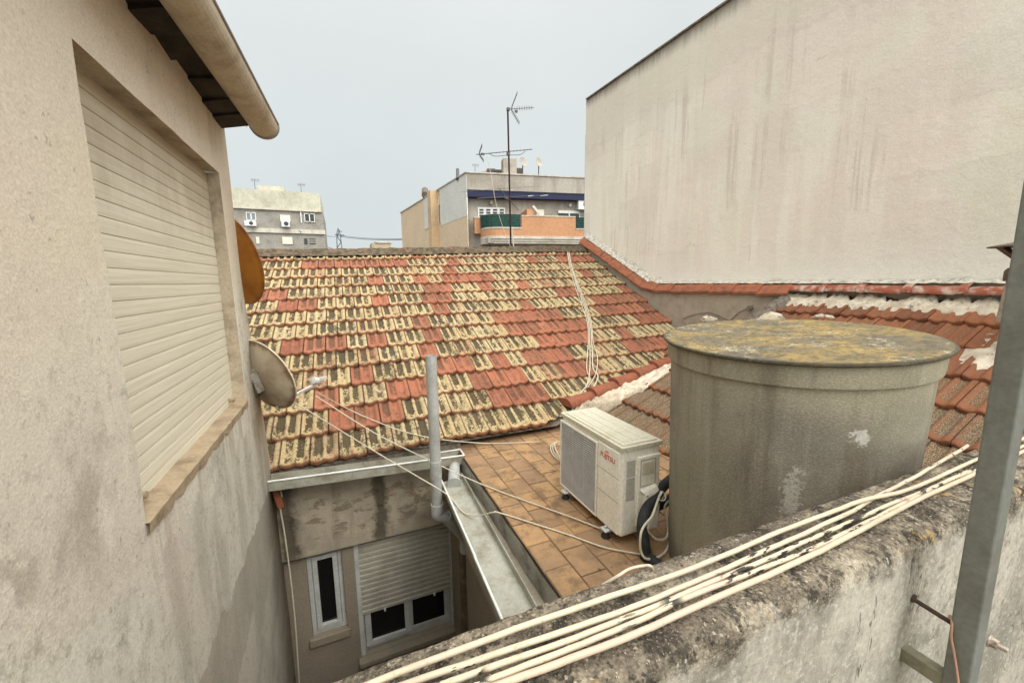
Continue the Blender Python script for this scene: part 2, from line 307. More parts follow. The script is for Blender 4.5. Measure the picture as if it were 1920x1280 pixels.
def mat_parapet():
    m = Mat('lichened_parapet_render', 0.95, 0, 0.12)
    x, y, z = m.xyz()
    n1 = m.noise(9, 6, 0.7); n2 = m.noise(70, 5, 0.72); n3 = m.noise(3.2, 5, 0.6)
    vo = m.voro(120)
    # face: chalky white paint with grey washes
    f = m.mix(m.step(m.noise(3.0, 7, 0.75, m.vec((1, 1, 0.7))), 0.40, 0.62), (0.46, 0.42, 0.34, 1), (0.265, 0.245, 0.20, 1))
    f = m.mix(m.math('MULTIPLY', m.step(m.noise(22, 6, 0.75), 0.50, 0.64), m.step(n3, 0.38, 0.56, 0.15, 0.9)), f, (0.22, 0.20, 0.16, 1))
    f = m.mix(m.step(m.noise(1.0, 6, 0.7, m.vec((7, 7, 1.6))), 0.50, 0.70, 0, 0.7), f, (0.24, 0.215, 0.17, 1))
    f = m.mix(m.step(m.noise(48, 5, 0.75), 0.55, 0.62, 0, 0.5), f, (0.60, 0.56, 0.47, 1))
    ck = m.math('ABSOLUTE', m.math('SUBTRACT', m.noise(1.6, 6, 0.62, m.vec((1, 1, 0.45), loc=(3.3, 9, 4)), 0.4), 0.5))
    ck = m.math('MULTIPLY', m.step(ck, 0.0, 0.004, 1, 0), m.step(m.noise(1.5, 2, 0.5, m.vec(loc=(1, 1, 6))), 0.50, 0.58))
    f = m.mix(m.math('MULTIPLY', ck, 0.8), f, (0.07, 0.06, 0.05, 1))
    # top: exposed grit, black lichen, rusty and white specks
    t = m.mix(m.step(n1, 0.34, 0.58), (0.315, 0.265, 0.19, 1), (0.145, 0.12, 0.088, 1))
    t = m.mix(m.step(m.noise(16, 6, 0.75, m.vec(loc=(5, 1, 0))), 0.48, 0.60, 0, 0.9), t, (0.045, 0.038, 0.03, 1))
    t = m.mix(m.step(vo, 0.20, 0.06, 0, 0.75), t, (0.52, 0.44, 0.32, 1))
    t = m.mix(m.step(n2, 0.64, 0.72, 0, 0.6), t, (0.48, 0.43, 0.34, 1))
    t = m.mix(m.step(m.noise(11, 4, 0.6, m.vec(loc=(9, 9, 9))), 0.63, 0.70, 0, 0.7), t, (0.42, 0.28, 0.11, 1))
    peb = m.n('ShaderNodeSeparateColor'); m.set(peb.inputs[0], m.voro(170, None, 'F1', 'Color'))
    t = m.val(t, m.step(peb.outputs[0], 0.0, 1.0, 0.76, 1.18))
    t = m.mix(m.step(peb.outputs[1], 0.93, 0.95, 0, 0.7), t, (0.035, 0.03, 0.024, 1))
    t = m.mix(m.step(peb.outputs[2], 0.97, 0.98, 0, 0.7), t, (0.44, 0.39, 0.30, 1))
    e = m.math('ADD', z, m.math('MULTIPLY', m.math('SUBTRACT', n1, 0.5), 0.22))
    e = m.math('ADD', e, m.math('MULTIPLY', m.math('SUBTRACT', n3, 0.5), 0.20))
    c = m.mix(m.step(e, -0.80, -0.72), f, t)
    c = m.val(c, m.step(n2, 0.3, 0.7, 0.85, 1.12))
    m.bump(m.math('MULTIPLY', m.math('MULTIPLY', vo, -1.0), m.step(e, -0.80, -0.72)), 0.6, 0.007); m.bump(n2, 0.4, 0.006); m.bump(n1, 0.3, 0.01)
    return m.done(c)

def mat_tank():
    m = Mat('fibre_cement', 0.9, 0, 0.2, True)
    x, y, z = m.xyz()
    c = m.mix(m.step(m.noise(1.8, 5, 0.55), 0.38, 0.62), (0.325, 0.29, 0.22, 1), (0.215, 0.19, 0.145, 1))
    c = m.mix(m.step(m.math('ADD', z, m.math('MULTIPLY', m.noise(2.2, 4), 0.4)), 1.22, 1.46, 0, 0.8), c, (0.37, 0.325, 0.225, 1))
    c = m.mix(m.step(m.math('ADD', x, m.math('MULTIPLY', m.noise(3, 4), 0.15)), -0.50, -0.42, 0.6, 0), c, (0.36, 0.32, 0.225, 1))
    c = m.mix(m.step(m.noise(1.2, 4, 0.5, m.vec(loc=(4, 4, 0))), 0.5, 0.66, 0, 0.5), c, (0.25, 0.25, 0.16, 1))
    c = m.mix(m.step(m.noise(1.0, 5, 0.6, m.vec((6, 6, 0.9), loc=(2, 0, 0))), 0.50, 0.66, 0, 0.65), c, (0.175, 0.145, 0.10, 1))
    c = m.mix(m.step(m.noise(1.0, 5, 0.6, m.vec((9, 9, 0.6), loc=(5, 1, 0))), 0.54, 0.70, 0, 0.5), c, (0.40, 0.365, 0.28, 1))
    for (px, pz, sx_, sz_) in TANK_LIME:
        a = m.math('MULTIPLY', m.math('SUBTRACT', x, px), 1 / sx_); b = m.math('MULTIPLY', m.math('SUBTRACT', z, pz), 1 / sz_)
        d = m.math('SQRT', m.math('ADD', m.math('MULTIPLY', a, a), m.math('MULTIPLY', b, b)))
        d = m.math('ADD', d, m.math('MULTIPLY', m.math('SUBTRACT', m.noise(26, 6, 0.8), 0.5), 4.2))
        front = m.step(y, 0.0, -0.05)
        c = m.mix(m.math('MULTIPLY', m.step(d, 0.8, 0.3, 0, 0.6), front), c, (0.66, 0.63, 0.55, 1))
    w = m.n('ShaderNodeTexWave'); m.set(w.inputs['Vector'], m.vec((1, 1, 1.6), (0, RAD(0), 0))); w.bands_direction = 'DIAGONAL'
    w.inputs['Scale'].default_value = 42; w.inputs['Distortion'].default_value = 3; w.inputs['Detail'].default_value = 2
    vo = m.voro(85, m.vec((1, 1, 1.7)))
    c = m.val(c, m.step(vo, 0.1, 0.6, 1.07, 0.84))
    c = m.val(c, m.step(m.noise(150, 2), 0.3, 0.7, 0.9, 1.08))
    m.bump(vo, 0.25, -0.003); m.bump(w.outputs[1], 0.1, 0.002)
    return m.done(c)

def mat_lid():
    m = Mat('lichened_lid', 0.95, 0, 0.15, True)
    n1 = m.noise(5, 6, 0.7, m.vec((1, 1, 1))); n2 = m.noise(60, 5, 0.75); n3 = m.noise(2.4, 4, 0.6)
    c = m.mix(m.step(m.math('ADD', m.math('MULTIPLY', n1, 0.6), m.math('MULTIPLY', n2, 0.4)), 0.44, 0.56), (0.34, 0.24, 0.095, 1), (0.20, 0.16, 0.092, 1))
    c = m.mix(m.step(m.math('ADD', m.math('MULTIPLY', n3, 0.65), m.math('MULTIPLY', n2, 0.35)), 0.51, 0.58, 0, 0.9), c, (0.155, 0.135, 0.10, 1))
    w = m.math('ADD', m.math('MULTIPLY', m.noise(3.6, 5, 0.7, m.vec(loc=(8, 3, 0))), 0.55), m.math('MULTIPLY', n2, 0.45))
    c = m.mix(m.step(w, 0.545, 0.59, 0, 0.8), c, (0.52, 0.46, 0.33, 1))
    c = m.mix(m.step(m.noise(24, 6, 0.78, m.vec(loc=(1, 1, 1))), 0.46, 0.60, 0, 0.8), c, (0.105, 0.09, 0.056, 1))
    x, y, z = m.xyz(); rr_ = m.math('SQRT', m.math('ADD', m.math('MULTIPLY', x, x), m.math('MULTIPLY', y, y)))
    c = m.mix(m.step(rr_, 0.614, 0.620, 0, 0.85), c, (0.085, 0.075, 0.055, 1))  # rim side darkened in the colour to stand for its shadow
    c = m.val(c, m.step(n2, 0.3, 0.7, 0.8, 1.15))
    m.bump(n2, 0.7, 0.008); m.bump(n1, 0.4, 0.012)
    return m.done(c)

def mat_conduit(name, peel, pink=False):
    m = Mat(name, 0.55, 0, 0.35)
    n = m.noise(1.0, 5, 0.65, m.vec((14, 60, 60))); n3 = m.noise(5, 4)
    c = m.mix(m.step(n3, 0.4, 0.64), (0.60, 0.52, 0.365, 1), (0.57, 0.455, 0.34, 1))
    if pink: c = m.mix(0.55, c, (0.55, 0.41, 0.30, 1))
    c = m.mix(m.step(m.noise(6, 5, 0.7), 0.46, 0.64, 0, 0.45), c, (0.40, 0.33, 0.22, 1))
    c = m.mix(m.step(m.noise(90, 3), 0.6, 0.68, 0, 0.6), c, (0.40, 0.32, 0.21, 1))
    pk = m.math('MULTIPLY', m.step(n, 0.665 - peel, 0.675 - peel), m.step(m.noise(3.4, 2, 0.5, m.vec((1, .3, .3), loc=(2, 7, 1))), 0.40, 0.44))
    c = m.mix(pk, c, (0.035, 0.034, 0.028, 1))
    m.bump(pk, 0.8, -0.003); m.bump(n3, 0.15, 0.01)
    return m.done(c)

def mat_shutter():
    m = Mat('cream_shutter_slats', 0.55, 0, 0.35)
    x, y, z = m.xyz()
    g = m.noise(1.0, 5, 0.6, m.vec((30, 2.2, 120)))
    c = m.mix(m.step(g, 0.35, 0.65), (0.74, 0.695, 0.55, 1), (0.65, 0.60, 0.465, 1))
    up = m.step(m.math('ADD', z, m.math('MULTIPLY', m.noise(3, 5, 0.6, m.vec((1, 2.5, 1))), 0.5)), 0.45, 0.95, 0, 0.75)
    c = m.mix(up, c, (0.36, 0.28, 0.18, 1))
    m.bump(g, 0.15, 0.003)
    return m.done(c)

def mat_mortar():
    m = Mat('lime_mortar', 0.95, 0, 0.15)
    n1 = m.noise(9, 6, 0.7); n2 = m.noise(50, 4, 0.7)
    c = m.mix(m.step(n1, 0.38, 0.60), (0.70, 0.615, 0.47, 1), (0.52, 0.43, 0.315, 1))
    c = m.mix(m.step(m.noise(16, 6, 0.75, m.vec(loc=(3, 3, 3))), 0.56, 0.64, 0, 0.75), c, (0.18, 0.14, 0.10, 1))
    m.bump(n1, 0.7, 0.03); m.bump(n2, 0.4, 0.008)
    return m.done(c)

TANK_LIME = [(-0.44, 0.74, 0.035, 0.17), (-0.27, 1.04, 0.055, 0.045)]
M = {}
M['left'] = mat_left(); M['party'] = mat_party(); M['tiles'] = mat_tiles('lichened_clay_tiles'); M['tiles2'] = mat_tiles('dark_red_clay_tiles', True)
M['ridge'] = mat_ridge(); M['pave'] = mat_terracotta_pave(); M['court'] = mat_court(); M['parapet'] = mat_parapet()
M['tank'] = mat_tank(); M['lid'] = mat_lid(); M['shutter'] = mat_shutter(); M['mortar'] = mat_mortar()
M['cond0'] = mat_conduit('cream_conduit', -0.2); M['cond1'] = mat_conduit('peeling_conduit', 0.07); M['cond2'] = mat_conduit('flaking_conduit', 0.14)
M['sill'] = weathered('brown_stone_sill', (0.41, 0.315, 0.205, 1), (0.24, 0.175, 0.11, 1), 7, 0.9)
M['reveal'] = weathered('dirty_reveal_plaster', (0.50, 0.41, 0.30, 1), (0.25, 0.19, 0.125, 1), 5, 0.8)
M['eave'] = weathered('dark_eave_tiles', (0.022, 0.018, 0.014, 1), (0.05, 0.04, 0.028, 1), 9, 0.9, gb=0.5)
M['gutter'] = weathered('stained_beige_gutter', (0.49, 0.415, 0.30, 1), (0.27, 0.205, 0.135, 1), 3.5, 0.8, rough=0.6, gb=0.08)
M['gutter_lip'] = plain('grey_gutter_lip', (0.25, 0.235, 0.21), 0.5)
M['zinc'] = weathered('pale_painted_zinc', (0.38, 0.375, 0.305, 1), (0.24, 0.20, 0.14, 1), 5, 0.85, rough=0.55, gb=0.05)
M['white_lip'] = plain('white_painted_edge', (0.72, 0.72, 0.67), 0.5, var=0.12)
M['pvc'] = weathered('grey_pvc', (0.42, 0.42, 0.395, 1), (0.30, 0.295, 0.26, 1), 5, 0.7, rough=0.5, gb=0.03, streak=0.3)
M['pvc_in'] = plain('dark_pipe_inside', (0.05, 0.05, 0.045), 0.9)
M['brown_pipe'] = weathered('brown_drainpipe', (0.10, 0.065, 0.038, 1), (0.19, 0.145, 0.085, 1), 8, 0.8, streak=0.5)
M['alu'] = weathered('dusty_white_aluminium', (0.52, 0.53, 0.50, 1), (0.36, 0.35, 0.31, 1), 6, 0.6, rough=0.45, gb=0.02)
M['court_shutter'] = weathered('dusty_grey_shutter', (0.50, 0.475, 0.39, 1), (0.34, 0.31, 0.245, 1), 4, 0.6, rough=0.6, gb=0.05, streak=0.3)
def mat_glass():
    m = Mat('dark_window_glass', 0.06, 0, 0.5); return m.done(m.mix(m.noise(2), (0.006, 0.006, 0.006, 1), (0.012, 0.012, 0.012, 1)))
M['glass'] = mat_glass()
M['ac'] = weathered('off_white_enamel', (0.84, 0.80, 0.67, 1), (0.66, 0.58, 0.44, 1), 3, 0.35, rough=0.38, gb=0.0, streak=0.15, spec=0.45)
M['ac_top'] = weathered('dusty_enamel_top', (0.60, 0.56, 0.43, 1), (0.49, 0.45, 0.31, 1), 5, 0.75, rough=0.5, gb=0.05)
M['ac_dark'] = plain('dark_grille_back', (0.03, 0.03, 0.034), 0.7)
M['ac_fin'] = plain('grey_grille_fins', (0.56, 0.54, 0.49), 0.5)
M['groove'] = plain('panel_groove', (0.33, 0.30, 0.24), 0.7)
M['red_ink'] = plain('red_lettering', (0.52, 0.07, 0.04), 0.5)
M['sticker'] = weathered('faded_sticker', (0.50, 0.465, 0.385, 1), (0.40, 0.37, 0.30, 1), 30, 0.8, gb=0)
M['ink'] = plain('faded_ink', (0.36, 0.33, 0.275), 0.7)
M['rubber'] = plain('black_rubber', (0.018, 0.018, 0.017), 0.75)
M['foam'] = weathered('black_pipe_insulation', (0.017, 0.02, 0.018, 1), (0.05, 0.052, 0.046, 1), 14, 0.6, rough=0.7)
M['white_cable'] = weathered('off_white_cable', (0.60, 0.545, 0.41, 1), (0.50, 0.435, 0.31, 1), 12, 0.6, rough=0.5, gb=0)
M['steel'] = weathered('grey_galvanised_steel', (0.205, 0.212, 0.185, 1), (0.155, 0.155, 0.13, 1), 7, 0.7, rough=0.5, metal=0.25, gb=0.06, streak=0.35)
M['bolt'] = weathered('rusty_zinc_bolt', (0.50, 0.45, 0.37, 1), (0.22, 0.10, 0.05, 1), 40, 0.9, rough=0.45, metal=0.5)
M['rust'] = weathered('rusty_iron', (0.055, 0.035, 0.026, 1), (0.12, 0.055, 0.03, 1), 20, 0.8)
M['wire_pink'] = plain('faded_pink_wire', (0.45, 0.25, 0.17), 0.6)
def mat_dish(name, a, b, rim, R=.305):
    m = Mat(name, 0.6, 0, 0.3, True)
    d = m.math('SQRT', m.math('ADD', m.math('MULTIPLY', m.xyz()[0], m.xyz()[0]), m.math('MULTIPLY', m.xyz()[1], m.xyz()[1])))
    c = m.mix(m.step(m.noise(4, 5, 0.6), 0.42, 0.64), a, b)
    e = m.math('ADD', d, m.math('MULTIPLY', m.math('SUBTRACT', m.noise(7, 6, 0.7), 0.5), 0.14))
    c = m.mix(m.step(e, R * .86, R * 1.0, 0, 0.85), c, rim)
    return m.done(c)
M['dish_cream'] = mat_dish('rust_rimmed_cream_dish', (0.50, 0.42, 0.30, 1), (0.36, 0.28, 0.19, 1), (0.17, 0.085, 0.035, 1))
M['dish_orange'] = mat_dish('rust_orange_dish', (0.47, 0.185, 0.02, 1), (0.36, 0.13, 0.015, 1), (0.15, 0.055, 0.015, 1), .40)
M['dish_rim'] = plain('pale_dish_rim', (0.60, 0.52, 0.38), 0.5, var=0.25, scale=20)
M['bracket'] = weathered('zinc_bracket', (0.36, 0.34, 0.29, 1), (0.20, 0.14, 0.08, 1), 18, 0.8, rough=0.5, metal=0.3)
M['lnb'] = plain('pale_grey_plastic', (0.55, 0.54, 0.49), 0.5)
M['mast'] = weathered('rust_brown_mast', (0.022, 0.012, 0.012, 1), (0.045, 0.022, 0.018, 1), 9, 0.7)
M['aerial'] = plain('dull_aluminium_aerial', (0.085, 0.08, 0.078), 0.5, 0.3)
M['flue'] = weathered('fibre_cement_flue', (0.42, 0.37, 0.28, 1), (0.26, 0.22, 0.16, 1), 8, 0.8)
M['cowl'] = weathered('brown_steel_cowl', (0.115, 0.085, 0.065, 1), (0.20, 0.15, 0.11, 1), 12, 0.7, rough=0.6)
M['low_wall'] = weathered('grey_brown_render', (0.40, 0.33, 0.245, 1), (0.285, 0.235, 0.17, 1), 3, 0.8, streak=0.3)
M['coping_tile'] = weathered('orange_clay_coping', (0.33, 0.115, 0.055, 1), (0.19, 0.075, 0.043, 1), 12, 0.95, gb=.35)
M['coping_dirty'] = weathered('mortar_smeared_clay', (0.30, 0.085, 0.045, 1), (0.60, 0.48, 0.37, 1), 9, 0.8)
M['rough_cement'] = weathered('dark_crumbling_cement', (0.23, 0.19, 0.145, 1), (0.09, 0.072, 0.055, 1), 14, 0.9, gb=0.7)
# far buildings
M['b_peach'] = weathered('peach_render', (0.63, 0.48, 0.32, 1), (0.55, 0.42, 0.285, 1), 0.5, 0.6, grain=8, gb=0.1)
M['b_pilaster'] = weathered('ochre_render', (0.55, 0.38, 0.22, 1), (0.38, 0.25, 0.145, 1), 0.7, 0.6, grain=8, gb=0.1)
M['b_white'] = weathered('pale_grey_render', (0.62, 0.595, 0.53, 1), (0.53, 0.51, 0.45, 1), 0.6, 0.6, grain=8, gb=0.1)
M['b_grey'] = weathered('stained_grey_render', (0.36, 0.32, 0.265, 1), (0.215, 0.175, 0.135, 1), 0.6, 0.7, grain=10, gb=0.1, streak=0.65)
M['b_orange'] = weathered('orange_balcony_render', (0.47, 0.235, 0.12, 1), (0.40, 0.20, 0.10, 1), 0.8, 0.6, grain=8, gb=0.1, streak=0.2)
M['b_band'] = weathered('dirty_white_band', (0.52, 0.47, 0.39, 1), (0.33, 0.27, 0.20, 1), 0.9, 0.7, grain=8, gb=0.1, streak=0.5)
M['b_awning'] = plain('navy_awning', (0.016, 0.018, 0.05), 0.8)
M['b_green'] = plain('green_screen_fabric', (0.012, 0.055, 0.04), 0.8, var=0.3, scale=6)
M['b_frame'] = plain('white_window_frame', (0.62, 0.61, 0.56), 0.5)
M['b_dark'] = plain('dark_opening', (0.035, 0.033, 0.032), 0.5)
M['b_pane'] = plain('grey_blue_pane', (0.16, 0.18, 0.19), 0.15)
M['b_blind'] = plain('cream_blind', (0.66, 0.60, 0.47), 0.7)
M['b_cream_top'] = weathered('stained_cream_render', (0.48, 0.45, 0.345, 1), (0.33, 0.30, 0.22, 1), 0.4, 0.8, grain=5, gb=0.1, streak=0.3)
M['b_block'] = weathered('speckled_grey_render', (0.285, 0.26, 0.22, 1), (0.17, 0.15, 0.125, 1), 0.7, 0.7, grain=5, gb=0.15)
M['b_tan'] = weathered('tan_render', (0.42, 0.33, 0.22, 1), (0.32, 0.25, 0.17, 1), 0.5, 0.5, grain=4, gb=0)
M['b_roof'] = plain('roof_screed', (0.38, 0.34, 0.28), 0.9)
M['pylon'] = plain('pylon_steel', (0.10, 0.12, 0.14), 0.6, 0.3)
M['line'] = plain('power_line', (0.12, 0.16, 0.20), 0.7)
M['ground'] = weathered('dusty_asphalt', (0.10, 0.095, 0.085, 1), (0.06, 0.057, 0.05, 1), 0.2, 0.8, grain=4)
M['court_floor'] = weathered('damp_courtyard_tiles', (0.16, 0.13, 0.10, 1), (0.08, 0.065, 0.05, 1), 2, 0.8)

# ------------------------------------------------------------------ mesh helper
class MB:
    def __init__(s): s.v = []; s.f = []
    def add(s, vs, fs):
        o = len(s.v); s.v += [tuple(p) for p in vs]; s.f += [tuple(i + o for i in f) for f in fs]; return s
    def box(s, x0, x1, y0, y1, z0, z1):
        return s.add([(x0, y0, z0), (x1, y0, z0), (x1, y1, z0), (x0, y1, z0), (x0, y0, z1), (x1, y0, z1), (x1, y1, z1), (x0, y1, z1)],
                     [(0, 3, 2, 1), (4, 5, 6, 7), (0, 1, 5, 4), (1, 2, 6, 5), (2, 3, 7, 6), (3, 0, 4, 7)])
    def obox(s, c, ax, ay, az):       # centre and three half-axis vectors
        c, ax, ay, az = map(Vector, (c, ax, ay, az)); vs = []
        for k in (-1, 1):
            for (i, j) in ((-1, -1), (1, -1), (1, 1), (-1, 1)): vs.append(c + ax * i + ay * j + az * k)
        return s.add(vs, [(0, 3, 2, 1), (4, 5, 6, 7), (0, 1, 5, 4), (1, 2, 6, 5), (2, 3, 7, 6), (3, 0, 4, 7)])
    def beam(s, p, q, w, h, up=(0, 0, 1)):
        p, q = Vector(p), Vector(q); d = (q - p); a = d.cross(Vector(up))
        if a.length < 1e-6: a = d.cross(Vector((1, 0, 0)))
        a.normalize(); b = a.cross(d).normalized()
        return s.obox((p + q) / 2, d / 2, a * (w / 2), b * (h / 2))
    def quad(s, a, b, c, d): return s.add([a, b, c, d], [(0, 1, 2, 3)])
    def tube(s, pts, r, n=10, cap=True, r1=None):
        pts = [Vector(p) for p in pts]; N = len(pts); vs = []; t0 = None
        for i, p in enumerate(pts):
            t = (pts[min(i + 1, N - 1)] - pts[max(i - 1, 0)]).normalized()
            if t0 is None:
                a = t.cross(Vector((0, 0, 1)))
                if a.length < 1e-3: a = t.cross(Vector((1, 0, 0)))
            else: a = a - t * a.dot(t)
            a.normalize(); b = t.cross(a); t0 = t
            rr = r if r1 is None else r + (r1 - r) * i / (N - 1)
            if isinstance(r, (list, tuple)): rr = r[i]
            for k in range(n):
                w = 2 * math.pi * k / n; vs.append(p + a * (rr * math.cos(w)) + b * (rr * math.sin(w)))
        fs = [(i * n + k, i * n + (k + 1) % n, (i + 1) * n + (k + 1) % n, (i + 1) * n + k) for i in range(N - 1) for k in range(n)]
        if cap: fs += [tuple(range(n - 1, -1, -1)), tuple((N - 1) * n + k for k in range(n))]
        return s.add(vs, fs)
    def lathe(s, prof, c=(0, 0, 0), n=48):   # prof: (r, z)
        c = Vector(c); vs = []
        for (r, z) in prof:
            for k in range(n):
                w = 2 * math.pi * k / n; vs.append(c + Vector((r * math.cos(w), r * math.sin(w), z)))
        return s.add(vs, [(i * n + k, i * n + (k + 1) % n, (i + 1) * n + (k + 1) % n, (i + 1) * n + k) for i in range(len(prof) - 1) for k in range(n)])
    def grid(s, fn, nu, nv, flip=False):
        vs = [fn(i / nu, j / nv) for j in range(nv + 1) for i in range(nu + 1)]; w = nu + 1
        fs = [(j * w + i, j * w + i + 1, (j + 1) * w + i + 1, (j + 1) * w + i) for j in range(nv) for i in range(nu)]
        if flip: fs = [f[::-1] for f in fs]
        return s.add(vs, fs)
    def build(s, name, mat, parent=None, smooth=False, bevel=0.0, seg=2, origin=None):
        me = bpy.data.meshes.new(name)
        inv = parent.location if parent is not None else Vector((0, 0, 0))
        off = Vector(origin) if origin is not None else Vector((0, 0, 0))
        base = inv if parent is not None else off
        me.from_pydata([tuple(Vector(p) - base) for p in s.v], [], s.f); me.validate(); me.update()
        me.materials.append(mat)
        o = bpy.data.objects.new(name, me); COL.objects.link(o)
        if parent is not None: o.parent = parent
        else: o.location = off
        if smooth:
            for p in me.polygons: p.use_smooth = True
            me.set_sharp_from_angle(angle=RAD(38))
        if bevel:
            b = o.modifiers.new('bevel', 'BEVEL'); b.width = bevel; b.segments = seg; b.limit_method = 'ANGLE'; b.angle_limit = RAD(40)
        return o

def tag(o, label, cat, group=None, kind=None):
    o['label'] = label; o['category'] = cat
    if group: o['group'] = group
    if kind: o['kind'] = kind
    return o
def thing(name, loc, label, cat, group=None):
    o = bpy.data.objects.new(name, None); COL.objects.link(o); o.location = Vector(loc); o.empty_display_size = 0.2
    return tag(o, label, cat, group)
def rnd(a, b): return random.uniform(a, b)
def fr(p, sc, o=4): return mn.fractal(Vector(p) * sc, 1.0, 2.0, o)
def smooth_path(pts, k=6):     # Catmull-Rom through the points
    pts = [Vector(p) for p in pts]; out = []
    for i in range(len(pts) - 1):
        p0, p1, p2, p3 = pts[max(i - 1, 0)], pts[i], pts[i + 1], pts[min(i + 2, len(pts) - 1)]
        for j in range(k):
            t = j / k
            out.append(0.5 * ((2 * p1) + (p2 - p0) * t + (2 * p0 - 5 * p1 + 4 * p2 - p3) * t * t + (3 * p1 - p0 - 3 * p2 + p3) * t ** 3))
    return out + [pts[-1]]
def sag(p, q, s, n=14):
    p, q = Vector(p), Vector(q)
    return [p.lerp(q, i / n) - Vector((0, 0, s * 4 * (i / n) * (1 - i / n))) for i in range(n + 1)]

ZT = -1.70        # terrace level (eye is z = 0)
ZG = -8.0         # street level

# ------------------------------------------------------------------ ground
g = MB(); g.quad((-900, -900, ZG), (900, -900, ZG), (900, 900, ZG), (-900, 900, ZG))
o = g.build('ground', M['ground']); o['kind'] = 'structure'
g = MB(); g.box(-0.66, 1.0, 0.2, 3.97, -5.3, -5.0)
o = g.build('courtyard_floor', M['court_floor']); o['kind'] = 'structure'

# ------------------------------------------------------------------ near house on the left
XW = -0.68
lh = thing('plastered_house', (-2.5, 0, ZG), 'cream plastered house with large closed roller shutter and beige gutter', 'house')
wy0, wy1, wz0, wz1 = 1.675, 3.235, -0.81, 0.715
def corner_y(z):
    if z > 0: y = 3.52
    elif z > -1.7: y = 3.52 + (-z / 1.7) * 0.36
    else: y = 3.88 + min(0.14, (-1.7 - z) * 0.06)
    return y + 0.012 * fr((0, 0, z), 3.0)
zs = [ZG, -6, -5, -4.5, -4, -3.6, -3.2, -2.8, -2.4, -2.1, -1.8, -1.5, -1.2, -1.0, wz0] + [wz0 + (wz1 - wz0) * k / 10 for k in range(1, 11)] + [0.85, 1.0, 1.16]
ysf = [-4, -2, -1, 0, 0.5, 1.0, 1.35, wy0] + [wy0 + (wy1 - wy0) * k / 12 for k in range(1, 13)]
w = MB()
def wp(y, z):
    hole = (wy0 - .01 < y < wy1 + .01) and (wz0 - .01 < z < wz1 + .01)
    return (XW + 0.006 * fr((0.3, y, z), 1.3), y + (0.004 * fr((1, y, z), 5) if hole else 0), z + (0.006 * fr((2, y, z), 4) if hole else 0))
for zi in range(len(zs) - 1):
    row = ysf + [None]
    for yi in range(len(row) - 1):
        ya, yb = row[yi], row[yi + 1]; za, zb = zs[zi], zs[zi + 1]
        if yb is not None and wy0 - .001 <= ya and yb <= wy1 + .001 and wz0 - .001 <= za and zb <= wz1 + .001: continue
        if yb is None:
            w.quad(wp(ya, za), wp(corner_y(za), za), wp(corner_y(zb), zb), wp(ya, zb))
            c0, c1 = wp(corner_y(za), za), wp(corner_y(zb), zb)
            w.quad(c0, (-6, 3.6, za), (-6, 3.6, zb), c1)
        else: w.quad(wp(ya, za), wp(yb, za), wp(yb, zb), wp(ya, zb))
bm_o = w.build('wall', M['left'], lh, smooth=True)
_b = bmesh.new(); _b.from_mesh(bm_o.data); bmesh.ops.remove_doubles(_b, verts=_b.verts, dist=0.0005); _b.to_mesh(bm_o.data); _b.free()
XS = XW - 0.075
r = MB()   # reveal
for k in range(12):
    ya, yb = wy0 + (wy1 - wy0) * k / 12, wy0 + (wy1 - wy0) * (k + 1) / 12
    a, b = wp(ya, wz1), wp(yb, wz1); r.quad(a, b, (XS - .03, yb, b[2] + .01), (XS - .03, ya, a[2] + .01))
for k in range(10):
    za, zb = wz0 + (wz1 - wz0) * k / 10, wz0 + (wz1 - wz0) * (k + 1) / 10
    a, b = wp(wy1, za), wp(wy1, zb); r.quad(a, b, (XS - .03, b[1] + .012, zb), (XS - .03, a[1] + .012, za))
    a, b = wp(wy0, za), wp(wy0, zb); r.quad(b, a, (XS - .03, a[1] - .012, za), (XS - .03, b[1] - .012, zb))
win = thing('window', (XW, (wy0 + wy1) / 2, wz0), '', ''); del win['label'], win['category']; win.parent = lh; win.location = Vector((XW, 2.45, wz0)) - lh.location
def sub(mb, name, mat, part, **k):
    o = mb.build(name, mat, None, **k)
    o.parent = part
    tot = Vector((0, 0, 0)); p = part
    while p is not None: tot += p.location; p = p.parent
    o.data.transform(Matrix.Translation(-tot)); return o
sub(r, 'reveal', M['reveal'], win)
s_ = MB(); s_.grid(lambda a, b: (XS - .03 + b * 0.116, wy0 - .012 + a * (wy1 - wy0 + .03) + 0.004 * fr((a * 9, b, 0), 2), wz0 + 0.016 - b * 0.014 + 0.003 * fr((a * 6, b * 3, 0), 2)), 40, 4)
s_.grid(lambda a, b: (XS - .03 + 0.116 - b * 0.004, wy0 - .012 + a * (wy1 - wy0 + .03), wz0 + 0.002 - b * (0.045 + 0.02 * fr((a * 11, 4, 0), 2)) + 0.004 * fr((a * 6, 3, 0), 2)), 40, 2, True)
sub(s_, 'sill', M['sill'], win, smooth=True)
sh = MB(); NS = 26; pit = (wz1 - wz0 - 0.01 + 0.02) / NS
for k in range(NS):
    z0 = wz0 - 0.01 + k * pit + 0.0; prof = [(0.0, -0.006), (0.0006, -0.0055), (0.0018, -0.0004), (0.012, 0.0008), (pit - 0.014, 0.0008), (pit - 0.0018, -0.0004), (pit - 0.0006, -0.0055), (pit, -0.006)]
    vs = []; 
    for (dz, dx) in prof:
        for ya in (wy0 - .012, wy1 + .012): vs.append((XS + dx, ya, z0 + dz))
    sh.add(vs, [(2 * i, 2 * i + 1, 2 * i + 3, 2 * i + 2) for i in range(len(prof) - 1)])
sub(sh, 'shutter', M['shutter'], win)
for py in (wy0 + 0.13, wy1 - 0.10):
    st = MB(); st.tube([(XS + 0.002, py, wz0 + 0.045), (XS + 0.035, py, wz0 + 0.045)], 0.014, 10); sub(st, 'stopper', M['sill'], win, smooth=True)
